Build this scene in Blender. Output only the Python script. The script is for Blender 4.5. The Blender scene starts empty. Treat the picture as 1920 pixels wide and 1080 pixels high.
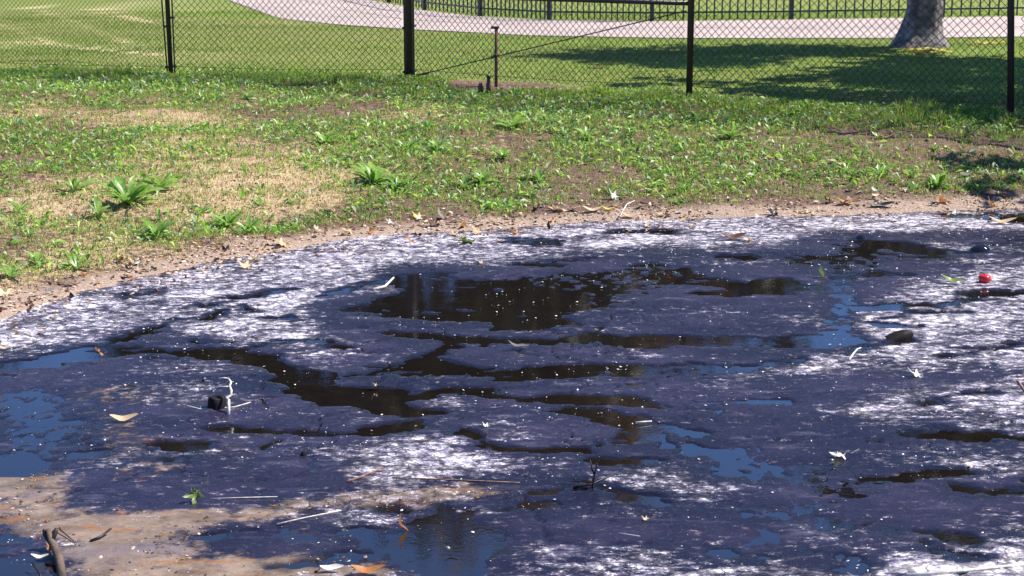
import bpy, math, random
import numpy as np
from mathutils import Vector, Matrix, Euler

random.seed(7)
RNG = np.random.default_rng(11)
R = math.radians
SC = bpy.context.scene
COL = SC.collection

# ------------------------------------------------------------------ camera
F = 3200.0                      # focal length in pixels of a 1920 px wide frame
PITCH = math.atan(690.0 / F)
CAM_H = 2.1                     # eye height above the tar; the lawn lies 0.4 above the tar
cam = bpy.data.cameras.new('camera')
cam.sensor_width = 36.0
cam.lens = 36.0 * F / 1920.0
cam.clip_start = 0.1
cam.clip_end = 2000.0
cam_o = bpy.data.objects.new('camera', cam)
COL.objects.link(cam_o)
cam_o.location = (0, 0, CAM_H)
cam_o.rotation_euler = (math.pi / 2 - PITCH, 0, 0)
SC.camera = cam_o

# ------------------------------------------------------------------ light
SUN_AZ = (0.95, 0.31)           # horizontal direction towards the sun (right, away)
SUN_EL = R(52)
w = bpy.data.worlds.new('World')
SC.world = w
w.use_nodes = True
wn = w.node_tree
bg = wn.nodes['Background']
sky = wn.nodes.new('ShaderNodeTexSky')
sky.sky_type = 'NISHITA'
sky.sun_disc = False
sky.sun_elevation = SUN_EL
sky.sun_rotation = math.atan2(SUN_AZ[0], SUN_AZ[1])
sky.air_density = 0.7
sky.dust_density = 0.0
sky.altitude = 2500.0
sky.ozone_density = 10.0
wn.links.new(sky.outputs[0], bg.inputs[0])
bg.inputs[1].default_value = 0.15
sl = bpy.data.lights.new('sun', 'SUN')
sl.energy = 5.0
sl.angle = R(0.5)
sl.color = (1.0, 0.95, 0.87)
so = bpy.data.objects.new('sun', sl)
COL.objects.link(so)
ce = math.cos(SUN_EL)
n_ = math.hypot(*SUN_AZ)
sun_dir = Vector((SUN_AZ[0] / n_ * ce, SUN_AZ[1] / n_ * ce, math.sin(SUN_EL)))
so.rotation_euler = sun_dir.to_track_quat('Z', 'Y').to_euler()
so.location = sun_dir * 60

SC.view_settings.view_transform = 'Standard'
SC.view_settings.look = 'None'
SC.view_settings.exposure = 0.82
SC.view_settings.gamma = 1.0

# ------------------------------------------------------------------ helpers
CT, ST = math.cos(PITCH), math.sin(PITCH)

def ray(px, py):
    a = (px - 960.0) / F
    b = (540.0 - py) / F
    return np.array([a, CT + b * ST, -ST + b * CT])

def P(px, py, z=0.0):
    """point of the level z seen at that place of the photograph"""
    d = ray(px, py)
    t = (z - CAM_H) / d[2]
    return np.array([d[0] * t, d[1] * t, z])

def scale_at(p):
    return F / (p[1] * CT - (p[2] - CAM_H) * ST)

def hash2(ix, iy, seed):
    ix = ix.astype(np.int64); iy = iy.astype(np.int64)
    h = (ix * 374761393 + iy * 668265263 + seed * 1442695041) & 0xffffffff
    h = ((h ^ (h >> 13)) * 1274126177) & 0xffffffff
    h = (h ^ (h >> 16)) & 0xffffffff
    return h / 4294967295.0

def vnoise(x, y, seed=0):
    ix = np.floor(x); iy = np.floor(y)
    fx = x - ix; fy = y - iy
    fx = fx * fx * (3 - 2 * fx); fy = fy * fy * (3 - 2 * fy)
    a = hash2(ix, iy, seed); b = hash2(ix + 1, iy, seed)
    c = hash2(ix, iy + 1, seed); d = hash2(ix + 1, iy + 1, seed)
    return (a * (1 - fx) + b * fx) * (1 - fy) + (c * (1 - fx) + d * fx) * fy

def fbm(x, y, seed=0, octv=4):
    s = 0; a = 0.5; t = 0
    for o in range(octv):
        s = s + a * vnoise(x, y, seed + o * 17); t += a
        x = x * 2.03 + 5.1; y = y * 2.03 + 9.7; a *= 0.5
    return s / t            # 0..1

def sstep(e0, e1, x):
    t = np.clip((x - e0) / (e1 - e0), 0, 1)
    return t * t * (3 - 2 * t)

def seg_dist(x, y, pts):
    """unsigned distance to a polyline"""
    best = np.full(x.shape, 1e9)
    for (ax, ay), (bx, by) in zip(pts[:-1], pts[1:]):
        dx, dy = bx - ax, by - ay
        L = dx * dx + dy * dy + 1e-12
        t = np.clip(((x - ax) * dx + (y - ay) * dy) / L, 0, 1)
        best = np.minimum(best, np.hypot(x - ax - t * dx, y - ay - t * dy))
    return best

def poly_sdf(x, y, pts):
    """positive inside"""
    d = seg_dist(x, y, list(pts) + [pts[0]])
    ins = np.zeros(x.shape, bool)
    n = len(pts)
    for i in range(n):
        ax, ay = pts[i]; bx, by = pts[(i + 1) % n]
        if ay == by: continue
        c = ((ay > y) != (by > y)) & (x < (bx - ax) * (y - ay) / (by - ay) + ax)
        ins ^= c
    return np.where(ins, d, -d)

def W2(pxs, z=0.0):
    return [tuple(P(a, b, z)[:2]) for a, b in pxs]

def mesh_np(name, verts, face_groups, mats=None, smooth=False, col=None, attrs=None):
    """verts Nx3; face_groups list of MxK index arrays"""
    me = bpy.data.meshes.new(name)
    verts = np.asarray(verts, np.float32)
    me.vertices.add(len(verts)); me.vertices.foreach_set('co', verts.ravel())
    loops = np.concatenate([np.asarray(f).ravel() for f in face_groups]).astype(np.int32)
    tot = np.concatenate([np.full(len(f), np.asarray(f).shape[1]) for f in face_groups]).astype(np.int32)
    start = np.concatenate([[0], np.cumsum(tot)[:-1]]).astype(np.int32)
    me.loops.add(len(loops)); me.loops.foreach_set('vertex_index', loops)
    me.polygons.add(len(tot)); me.polygons.foreach_set('loop_start', start)
    me.update(calc_edges=True)
    me.polygons.foreach_set('use_smooth', np.full(len(tot), bool(smooth)))
    if col is not None:
        at = me.color_attributes.new('Col', 'FLOAT_COLOR', 'POINT')
        c = np.ones((len(verts), 4), np.float32); c[:, :3] = col
        at.data.foreach_set('color', c.ravel())
    for k, v in (attrs or {}).items():
        at = me.attributes.new(k, 'FLOAT', 'POINT')
        at.data.foreach_set('value', np.asarray(v, np.float32).ravel())
    if mats is not None:
        me.materials.append(mats)
    me.validate()
    return me

def link(name, me, parent=None, loc=None, rot=None, scl=None):
    o = bpy.data.objects.new(name, me)
    COL.objects.link(o)
    if parent is not None: o.parent = parent
    if loc is not None: o.location = loc
    if rot is not None: o.rotation_euler = rot
    if scl is not None: o.scale = scl if hasattr(scl, '__len__') else (scl,) * 3
    return o

def tag(o, label=None, cat=None, group=None, kind=None):
    if label: o['label'] = label
    if cat: o['category'] = cat
    if group: o['group'] = group
    if kind: o['kind'] = kind
    return o

class MB:
    """collects verts and faces of one mesh"""
    def __init__(s): s.v = []; s.f = []
    def tube(s, pts, rad, n=8, cap=True):
        pts = [Vector(p) for p in pts]
        if not hasattr(rad, '__len__'): rad = [rad] * len(pts)
        base = len(s.v); up = None
        for i, p in enumerate(pts):
            d = (pts[min(i + 1, len(pts) - 1)] - pts[max(i - 1, 0)]).normalized()
            if up is None:
                up = Vector((1, 0, 0)) if abs(d.x) < 0.8 else Vector((0, 1, 0))
            a = (up - d * up.dot(d)).normalized(); b = d.cross(a); up = a
            for k in range(n):
                t = 2 * math.pi * k / n
                s.v.append(p + (a * math.cos(t) + b * math.sin(t)) * rad[i])
        for i in range(len(pts) - 1):
            for k in range(n):
                k2 = (k + 1) % n
                s.f.append((base + i * n + k, base + i * n + k2, base + (i + 1) * n + k2, base + (i + 1) * n + k))
        if cap:
            s.f.append(tuple(base + k for k in range(n))[::-1])
            e = base + (len(pts) - 1) * n
            s.f.append(tuple(e + k for k in range(n)))
        return s
    def box(s, c, h, rz=0.0):
        b = len(s.v); cr, sr = math.cos(rz), math.sin(rz)
        for sx in (-1, 1):
            for sy in (-1, 1):
                for sz in (-1, 1):
                    x, y = sx * h[0], sy * h[1]
                    s.v.append(Vector((c[0] + x * cr - y * sr, c[1] + x * sr + y * cr, c[2] + sz * h[2])))
        for q in ((0, 1, 3, 2), (4, 6, 7, 5), (0, 4, 5, 1), (2, 3, 7, 6), (0, 2, 6, 4), (1, 5, 7, 3)):
            s.f.append(tuple(b + i for i in q))
        return s
    def mesh(s, name, m, smooth=False):
        me = bpy.data.meshes.new(name)
        me.from_pydata([tuple(v) for v in s.v], [], s.f)
        me.materials.append(m)
        if smooth:
            for p in me.polygons: p.use_smooth = True
        me.update()
        return me
    def build(s, name, m, parent=None, smooth=False, **k):
        return link(name, s.mesh(name, m, smooth), parent, **k)

# ------------------------------------------------------------------ materials
def mat(name):
    m = bpy.data.materials.new(name); m.use_nodes = True
    nt = m.node_tree
    return m, nt, nt.nodes['Principled BSDF']

def nd(nt, t, props=None, **ins):
    n = nt.nodes.new(t)
    for k, v in (props or {}).items(): setattr(n, k, v)
    for k, v in ins.items():
        key = k.replace('_', ' ')
        s = n.inputs[int(k[1:])] if (k[0] == 'i' and k[1:].isdigit()) else n.inputs[key]
        if isinstance(v, bpy.types.NodeSocket): nt.links.new(v, s)
        else: s.default_value = v
    return n

def mth(nt, op, a, b=0.0, clamp=False):
    return nd(nt, 'ShaderNodeMath', {'operation': op, 'use_clamp': clamp}, i0=a, i1=b).outputs[0]

def mixc(nt, f, a, b):
    n = nt.nodes.new('ShaderNodeMix'); n.data_type = 'RGBA'
    for s, v in ((n.inputs[0], f), (n.inputs[6], a), (n.inputs[7], b)):
        if isinstance(v, bpy.types.NodeSocket): nt.links.new(v, s)
        else: s.default_value = v if not isinstance(v, tuple) or len(v) == 4 else (*v, 1)
    return n.outputs[2]

def noise(nt, scale, detail=4, rough=0.55, vec=None, obj=False):
    if vec is None:
        tc = nd(nt, 'ShaderNodeTexCoord')
        vec = tc.outputs['Object'] if obj else nd(nt, 'ShaderNodeNewGeometry').outputs['Position']
    n = nd(nt, 'ShaderNodeTexNoise', Vector=vec, Scale=scale, Detail=detail, Roughness=rough)
    return n.outputs['Fac']

def maprange(nt, v, a, b, c=0.0, d=1.0):
    n = nd(nt, 'ShaderNodeMapRange', {'interpolation_type': 'SMOOTHSTEP'}, i0=v, i1=a, i2=b, i3=c, i4=d)
    return n.outputs[0]

def attr(nt, name):
    return nd(nt, 'ShaderNodeAttribute', {'attribute_name': name})

def bump(nt, b, h, strength=0.5, dist=0.01):
    n = nd(nt, 'ShaderNodeBump', Strength=strength, Distance=dist, Height=h)
    nt.links.new(n.outputs[0], b.inputs['Normal'])

def simple(name, c1, c2, scale=20, rough=0.7, bmp=0.3, dist=0.004, obj=True, spec=0.4, lo=0.35, hi=0.65):
    m, nt, b = mat(name)
    n = noise(nt, scale, 5, 0.6, obj=obj)
    nt.links.new(mixc(nt, maprange(nt, n, lo, hi), c1, c2), b.inputs['Base Color'])
    b.inputs['Roughness'].default_value = rough
    b.inputs['Specular IOR Level'].default_value = spec
    if bmp: bump(nt, b, n, bmp, dist)
    return m

def leafmat(name, c1, c2, scale=25, rough=0.5, trans=0.3, spec=0.4, obj=True):
    m, nt, b = mat(name)
    n = noise(nt, scale, 4, 0.6, obj=obj)
    inf = nd(nt, 'ShaderNodeObjectInfo')
    f = mth(nt, 'ADD', maprange(nt, n, 0.3, 0.7), mth(nt, 'MULTIPLY', mth(nt, 'SUBTRACT', inf.outputs['Random'], 0.5), 0.7), True)
    c = mixc(nt, f, c1, c2)
    nt.links.new(c, b.inputs['Base Color'])
    b.inputs['Roughness'].default_value = rough
    b.inputs['Specular IOR Level'].default_value = spec
    t = nd(nt, 'ShaderNodeBsdfTranslucent', Color=c)
    mx = nd(nt, 'ShaderNodeMixShader', i0=trans, i1=b.outputs[0], i2=t.outputs[0])
    nt.links.new(mx.outputs[0], nt.nodes['Material Output'].inputs[0])
    return m

def grassmat(name, rough=0.5, trans=0.5, spec=0.3):
    m, nt, b = mat(name)
    c = attr(nt, 'Col').outputs['Color']
    nt.links.new(c, b.inputs['Base Color'])
    b.inputs['Roughness'].default_value = rough
    b.inputs['Specular IOR Level'].default_value = spec
    t = nd(nt, 'ShaderNodeBsdfTranslucent', Color=c)
    mx = nd(nt, 'ShaderNodeMixShader', i0=trans, i1=b.outputs[0], i2=t.outputs[0])
    nt.links.new(mx.outputs[0], nt.nodes['Material Output'].inputs[0])
    return m

M = {}
M['paint'] = simple('dark_painted_steel', (0.026, 0.020, 0.020), (0.045, 0.03, 0.026), 40, 0.45, 0.15, 0.001)
M['wire'] = simple('rusty_wire', (0.045, 0.024, 0.018), (0.10, 0.048, 0.032), 60, 0.55, 0, 0)
M['iron'] = simple('black_iron', (0.012, 0.012, 0.018), (0.022, 0.02, 0.026), 30, 0.35, 0.1, 0.001)
M['rust'] = simple('rusty_pipe', (0.16, 0.07, 0.045), (0.07, 0.035, 0.025), 60, 0.7, 0.4, 0.002)
M['bark'] = simple('mottled_bark', (0.075, 0.06, 0.058), (0.30, 0.26, 0.25), 7, 0.85, 1.0, 0.07, lo=.36, hi=.68)
M['bark_dark'] = simple('dark_bark', (0.06, 0.042, 0.03), (0.14, 0.10, 0.075), 10, 0.9, 0.6, 0.03)
M['crown'] = leafmat('crown_leaf', (0.03, 0.038, 0.012), (0.07, 0.075, 0.025), 2.0, 0.5, 0.35)
M['crown_brown'] = leafmat('crown_leaf_brown', (0.11, 0.06, 0.03), (0.2, 0.12, 0.06), 2.0, 0.6, 0.45)
M['tan_leaf'] = leafmat('dry_tan_leaf', (0.55, 0.38, 0.20), (0.75, 0.6, 0.4), 22, 0.6, 0.25)
M['pale_leaf'] = leafmat('bleached_leaf', (0.55, 0.52, 0.42), (0.8, 0.76, 0.68), 22, 0.6, 0.2)
M['orange_leaf'] = leafmat('orange_leaf', (0.45, 0.16, 0.035), (0.65, 0.33, 0.12), 22, 0.5, 0.35)
M['brown_leaf'] = leafmat('brown_leaf', (0.08, 0.035, 0.02), (0.22, 0.11, 0.06), 22, 0.6, 0.2)
M['dark_leaf'] = leafmat('tarred_leaf', (0.016, 0.011, 0.01), (0.04, 0.025, 0.02), 22, 0.35, 0.05)
M['green_leaf'] = leafmat('green_leaf', (0.06, 0.12, 0.02), (0.22, 0.28, 0.08), 22, 0.4, 0.3)
M['yellow_leaf'] = leafmat('yellow_leaf', (0.52, 0.40, 0.04), (0.80, 0.68, 0.15), 22, 0.5, 0.35)
M['weed'] = leafmat('weed_leaf', (0.15, 0.32, 0.04), (0.36, 0.52, 0.13), 14, 0.36, 0.45, 0.6)
M['grass'] = grassmat('grass_blade')
M['pale_stick'] = simple('bleached_wood', (0.5, 0.44, 0.36), (0.8, 0.75, 0.66), 40, 0.7, 0.4, 0.002)
M['brown_stick'] = simple('brown_wood', (0.16, 0.08, 0.05), (0.34, 0.2, 0.12), 40, 0.7, 0.4, 0.002)
M['dark_stick'] = simple('tarred_wood', (0.012, 0.008, 0.008), (0.035, 0.022, 0.02), 40, 0.5, 0.4, 0.003)
M['red'] = simple('red_skin', (0.62, 0.015, 0.02), (0.75, 0.05, 0.05), 14, 0.3, 0.05, 0.001)
M['glint_white'] = simple('glint_flake', (0.6, 0.58, 0.56), (0.85, 0.83, 0.8), 90, 0.5, 0, 0, obj=False)  # white flakes that imitate sun glints on the tar
M['crumb'] = grassmat('crumb', 0.8, 0.1, 0.2)

# liquid tar
m, nt, b = mat('liquid_tar')
n = noise(nt, 9, 3, 0.5)
n2 = noise(nt, 60, 3, 0.5)
nt.links.new(mixc(nt, n, (0.006, 0.004, 0.004, 1), (0.012, 0.009, 0.008, 1)), b.inputs['Base Color'])
nt.links.new(maprange(nt, n, 0.35, 0.75, 0.02, 0.07), b.inputs['Roughness'])
b.inputs['IOR'].default_value = 1.8
bump(nt, b, mth(nt, 'ADD', mth(nt, 'MULTIPLY', n, 3.0), n2), 1.0, 0.00013)
M['tar'] = m
# tar lump
m, nt, b = mat('tar_skin')
n = noise(nt, 40, 4, 0.6, obj=True)
nt.links.new(mixc(nt, n, (0.007, 0.005, 0.005, 1), (0.022, 0.015, 0.015, 1)), b.inputs['Base Color'])
b.inputs['Roughness'].default_value = 0.65
b.inputs['Specular IOR Level'].default_value = 0.15
bump(nt, b, n, 0.4, 0.004)
M['tar_lump'] = m

# tar crust: film, bleached crust with a pale sheen in its colour, silt
m, nt, b = mat('tar_crust')
pos = nd(nt, 'ShaderNodeNewGeometry').outputs['Position']
mp = nd(nt, 'ShaderNodeMapping', Vector=pos, Scale=(0.8, 0.95, 1.0), Rotation=(0, 0, R(-16))).outputs[0]
ms = nd(nt, 'ShaderNodeMapping', Vector=pos, Scale=(0.42, 1.15, 1.0), Rotation=(0, 0, R(-20))).outputs[0]
nA = noise(nt, 3.0, 4, 0.6, vec=mp)
nB = noise(nt, 20.0, 6, 0.68, vec=mp)
nC = noise(nt, 90.0, 4, 0.75, vec=mp)
nS = noise(nt, 38.0, 5, 0.7, vec=ms)
wv_ = nd(nt, 'ShaderNodeVectorMath', {'operation': 'ADD'}, i0=mp, i1=nd(nt, 'ShaderNodeVectorMath', {'operation': 'SCALE'}, i0=nd(nt, 'ShaderNodeTexNoise', Vector=mp, Scale=9.0, Detail=4.0).outputs['Color'], Scale=0.16).outputs[0]).outputs[0]
vo1 = nd(nt, 'ShaderNodeTexVoronoi', {'feature': 'DISTANCE_TO_EDGE'}, Vector=wv_, Scale=5.5).outputs['Distance']
vo2 = nd(nt, 'ShaderNodeTexVoronoi', {'feature': 'DISTANCE_TO_EDGE'}, Vector=wv_, Scale=15.0).outputs['Distance']
vo = mth(nt, 'MINIMUM', vo1, mth(nt, 'MULTIPLY', vo2, 1.3))
aw = attr(nt, 'white').outputs['Fac']
asl = attr(nt, 'silt').outputs['Fac']
awet = attr(nt, 'wet').outputs['Fac']
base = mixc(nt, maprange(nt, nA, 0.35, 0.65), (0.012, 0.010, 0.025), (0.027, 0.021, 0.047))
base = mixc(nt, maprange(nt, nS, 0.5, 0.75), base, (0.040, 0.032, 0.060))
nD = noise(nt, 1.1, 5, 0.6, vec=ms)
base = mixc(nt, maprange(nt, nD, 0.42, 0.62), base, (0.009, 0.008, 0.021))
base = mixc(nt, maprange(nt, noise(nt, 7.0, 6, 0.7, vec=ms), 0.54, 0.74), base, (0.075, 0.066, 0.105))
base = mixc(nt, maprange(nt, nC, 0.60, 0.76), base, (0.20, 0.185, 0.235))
nE = noise(nt, 5.0, 5, 0.62, vec=ms)
aw = mth(nt, 'ADD', mth(nt, 'MULTIPLY', aw, 0.9), maprange(nt, nE, 0.46, 0.72, 0.0, 0.26))
sw = mth(nt, 'ADD', aw, mth(nt, 'ADD', mth(nt, 'MULTIPLY', mth(nt, 'SUBTRACT', nB, 0.5), 2.0), mth(nt, 'MULTIPLY', mth(nt, 'SUBTRACT', nS, 0.5), 1.2)))
sw2 = mth(nt, 'ADD', sw, mth(nt, 'MULTIPLY', mth(nt, 'SUBTRACT', nC, 0.5), 2.6))
gf = maprange(nt, sw, 0.22, 0.95)
wf = maprange(nt, sw2, 0.56, 1.02)
siltc = mixc(nt, maprange(nt, noise(nt, 7, 5, 0.65, vec=mp), 0.3, 0.7), (0.12, 0.082, 0.056), (0.29, 0.21, 0.15))
siltc = mixc(nt, maprange(nt, noise(nt, 13, 5, 0.65, vec=ms), 0.54, 0.70), siltc, (0.28, 0.12, 0.035))
siltc = mixc(nt, maprange(nt, noise(nt, 3.0, 5, 0.65, vec=ms), 0.5, 0.68), siltc, (0.16, 0.125, 0.13))
siltc = mixc(nt, maprange(nt, nC, 0.60, 0.74), siltc, (0.6, 0.5, 0.42))
siltc = mixc(nt, maprange(nt, noise(nt, 48, 4, 0.7, vec=mp), 0.62, 0.72), siltc, (0.05, 0.03, 0.025))
sf = maprange(nt, mth(nt, 'ADD', asl, mth(nt, 'MULTIPLY', mth(nt, 'SUBTRACT', nB, 0.5), 2.4)), 0.22, 0.98)
c = mixc(nt, sf, base, siltc)
c = mixc(nt, gf, c, (0.25, 0.22, 0.30))  # pale wash: dusty crust plus a silvery sheen painted into the colour
c = mixc(nt, wf, c, mixc(nt, maprange(nt, nB, 0.4, 0.7), (0.50, 0.46, 0.53), (0.86, 0.82, 0.82)))  # white crust, its fine specks partly painted sun glints
crk = mth(nt, 'MULTIPLY', maprange(nt, vo, 0.085, 0.02), maprange(nt, mth(nt, 'ADD', aw, noise(nt, 4, 3, 0.5, vec=mp)), 0.68, 0.95))
c = mixc(nt, mth(nt, 'MULTIPLY', crk, 0.72), c, (0.02, 0.016, 0.02))
c = mixc(nt, awet, c, (0.007, 0.005, 0.006))
nt.links.new(c, b.inputs['Base Color'])
rg = mth(nt, 'ADD', mth(nt, 'MULTIPLY', gf, 0.25), maprange(nt, nB, 0.3, 0.7, 0.22, 0.46))
nt.links.new(mth(nt, 'SUBTRACT', rg, mth(nt, 'MULTIPLY', awet, 0.28)), b.inputs['Roughness'])
b.inputs['IOR'].default_value = 1.5
nt.links.new(maprange(nt, awet, 0.0, 1.0, 0.24, 0.5), b.inputs['Specular IOR Level'])
hgt = mth(nt, 'ADD', mth(nt, 'MULTIPLY', nB, 0.5), mth(nt, 'ADD', mth(nt, 'MULTIPLY', nC, 0.35), mth(nt, 'ADD', mth(nt, 'MULTIPLY', wf, 0.4), mth(nt, 'MULTIPLY', crk, -0.6))))
bump(nt, b, mth(nt, 'ADD', hgt, mth(nt, 'MULTIPLY', nS, 0.6)), 0.55, 0.007)
M['crust'] = m

# ground: soil, thatch, lawn
m, nt, b = mat('ground_soil')
nA = noise(nt, 2.5, 5, 0.6)
nB = noise(nt, 18, 5, 0.65)
nC = noise(nt, 70, 4, 0.7)
dry = attr(nt, 'dry').outputs['Fac']
lawn = attr(nt, 'lawn').outputs['Fac']
shore = attr(nt, 'shore').outputs['Fac']
soil = mixc(nt, maprange(nt, nB, 0.3, 0.7), (0.085, 0.05, 0.038), (0.22, 0.14, 0.10))
thatch = mixc(nt, maprange(nt, nC, 0.3, 0.7), (0.34, 0.23, 0.12), (0.64, 0.49, 0.30))
lawnc = mixc(nt, maprange(nt, nB, 0.3, 0.7), (0.14, 0.19, 0.035), (0.25, 0.28, 0.075))
shorec = mixc(nt, maprange(nt, nC, 0.35, 0.7), (0.27, 0.18, 0.13), (0.52, 0.40, 0.31))
c = mixc(nt, maprange(nt, mth(nt, 'ADD', dry, mth(nt, 'MULTIPLY', mth(nt, 'SUBTRACT', nB, 0.5), 1.9)), 0.25, 0.75), soil, thatch)
c = mixc(nt, lawn, c, mixc(nt, maprange(nt, dry, 0.15, 0.75), lawnc, (0.55, 0.47, 0.25)))
c = mixc(nt, shore, c, shorec)
nt.links.new(c, b.inputs['Base Color'])
b.inputs['Roughness'].default_value = 0.9
b.inputs['Specular IOR Level'].default_value = 0.2
bump(nt, b, mth(nt, 'ADD', nB, mth(nt, 'MULTIPLY', nC, 0.5)), 0.8, 0.03)
M['ground'] = m

m, nt, b = mat('path_concrete')
nA = noise(nt, 1.2, 5, 0.6); nB = noise(nt, 60, 4, 0.6)
inf = nd(nt, 'ShaderNodeObjectInfo').outputs['Random']
c = mixc(nt, maprange(nt, nA, 0.3, 0.7), (0.37, 0.295, 0.27), (0.48, 0.39, 0.355))
c = mixc(nt, mth(nt, 'MULTIPLY', inf, 0.35), c, (0.36, 0.29, 0.27))
c = mixc(nt, maprange(nt, nB, 0.6, 0.8), c, (0.33, 0.27, 0.25))
nt.links.new(c, b.inputs['Base Color']); b.inputs['Roughness'].default_value = 0.85
bump(nt, b, nB, 0.3, 0.004)
M['concrete'] = m
M['joint'] = simple('path_bed', (0.07, 0.05, 0.045), (0.13, 0.1, 0.09), 12, 0.9, 0.3, 0.01, obj=False)

# ------------------------------------------------------------------ terrain
LAWN = 0.40
SHORE_PX = [(-700, 860), (-300, 690), (0, 590), (100, 552), (250, 515), (400, 484), (520, 464), (640, 442), (760, 432),
            (900, 425), (1000, 418), (1100, 410), (1280, 405), (1500, 400), (1700, 393), (1920, 385), (2300, 372)]
SHORE = W2(SHORE_PX, 0.02)
POOL = [(-3.2, 4.2), (-2.6, 2.6), (5.5, 2.4), (8.5, 7.0)]
POOLPOLY = SHORE + [(8.8, 12.0), (8.4, 7.0), (6.0, 2.6), (0.0, 2.2), (-2.6, 2.9)]
FENCE_PX = [(321, 141), (768, 152), (1292, 186), (1897, 216)]
FP = [P(a, b_, LAWN) for a, b_ in FENCE_PX]
stepv = (FP[3] - FP[0]) / 3.0
FPL = [P(-20, 132, LAWN)]
FPL = [FP[0] + (FPL[0] - FP[0]) / np.linalg.norm(FPL[0] - FP[0]) * 3.05]
FENCE = [tuple(FPL[0][:2] + (FPL[0] - FP[0])[:2] * 3)] + [tuple(FPL[0][:2])] + [tuple(p[:2]) for p in FP] + [tuple((FP[3] + stepv * 3)[:2])]
print('fence spacing', [round(float(np.linalg.norm(FP[i + 1] - FP[i])), 2) for i in range(3)], FP)

def beyond_fence(x, y):
    fx = np.array([p[0] for p in FENCE]); fy = np.array([p[1] for p in FENCE])
    return y - np.interp(x, fx, fy)

SHADE_RIDGES = [([(480, 203), (560, 198), (640, 194), (720, 196)], 0.035, 0.16), ([(680, 248), (740, 244), (800, 246)], 0.03, 0.14),  # low ridges added to give dark shadow lines on the bank
          ([(0, 136), (60, 132), (110, 132), (150, 138)], 0.05, 0.2), ([(610, 415), (650, 424), (700, 418)], 0.03, 0.12)]
SHADE_RIDGES = [(W2(a, 0.33), h, wd) for a, h, wd in SHADE_RIDGES]

def terrain(x, y, micro=True):
    x = np.asarray(x, float); y = np.asarray(y, float)
    s = -poly_sdf(x, y, POOLPOLY)                 # >0 on land
    bf = beyond_fence(x, y)
    df = np.maximum(-bf * 0.88, 0.0)
    far = y > 8.0
    t = np.where(bf > 0, 1.0, np.maximum(s, 0) / (np.maximum(s, 0) + df + 1e-6))
    t = np.where(far | (s > 0), t, 0)
    near = np.clip(s / 1.6, 0, 1)                 # the near and right banks
    inb = (x < 6.5) & (y > 4.0)
    t = np.where(inb, t, near)
    prof = np.clip(t, 0, 1) ** 0.85
    h = 0.02 + (LAWN - 0.02) * (0.35 * sstep(0, 1, prof) + 0.65 * prof)
    h = np.where(s < 0, np.maximum(0.02 + s * 0.25, -0.25), h)
    if micro:
        k = np.clip(s / 0.4, 0, 1) * np.where(bf > 0.4, 0.35, 1.0)
        near_cam = (np.abs(x) < 12) & (y < 24)
        dh = (fbm(x * 1.3, y * 1.3, 3, 4) - 0.5) * 0.10 + (fbm(x * 6, y * 6, 5, 3) - 0.5) * 0.035
        h = h + np.where(near_cam, dh * k, 0)
        h = h + np.where((s < 0.4) & (s > -0.5), (fbm(x * 9, y * 9, 9, 3) - 0.5) * 0.022, 0)
        for pts, hh, wd in SHADE_RIDGES:
            h = h + hh * np.exp(-(seg_dist(x, y, pts) / wd) ** 2) * (s > 0)
    return h, s, bf

_tx, _ty = np.arange(-9, 9.01, 0.06), np.arange(4, 36.01, 0.06)
_tg = np.meshgrid(_tx, _ty)
_th = terrain(_tg[0].ravel(), _tg[1].ravel())[0].reshape(len(_ty), len(_tx))

def TZ(x, y):
    fx = min(max((x + 9) / 0.06, 0), len(_tx) - 2.001); fy = min(max((y - 4) / 0.06, 0), len(_ty) - 2.001)
    i, j = int(fx), int(fy); u, v = fx - i, fy - j
    return float((_th[j, i] * (1 - u) + _th[j, i + 1] * u) * (1 - v) + (_th[j + 1, i] * (1 - u) + _th[j + 1, i + 1] * u) * v)

def G(px, py):
    """point of the ground seen at that place of the photograph"""
    d = ray(px, py); z = 0.0
    for _ in range(12):
        t = (z - CAM_H) / d[2]
        z = 0.5 * z + 0.5 * max(TZ(d[0] * t, d[1] * t), 0.006)
    t = (z - CAM_H) / d[2]
    return np.array([d[0] * t, d[1] * t, max(TZ(d[0] * t, d[1] * t), 0.006)])

def axis(segs):
    out = [segs[0][0]]
    for a, b_, st in segs:
        n = max(1, int(round((b_ - a) / st)))
        out += [a + (b_ - a) * (i + 1) / n for i in range(n)]
    return np.array(out)

def patches(x, y, lst, z):
    s = np.zeros_like(x)
    for px, py, rx, ry, a in lst:
        p = P(px, py, z); sc = scale_at(p)
        dep = (CAM_H - z) / p[1]
        s = s + a * np.exp(-(((x - p[0]) / (rx / sc)) ** 2 + ((y - p[1]) / (ry / sc / dep)) ** 2))
    return s

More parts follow.
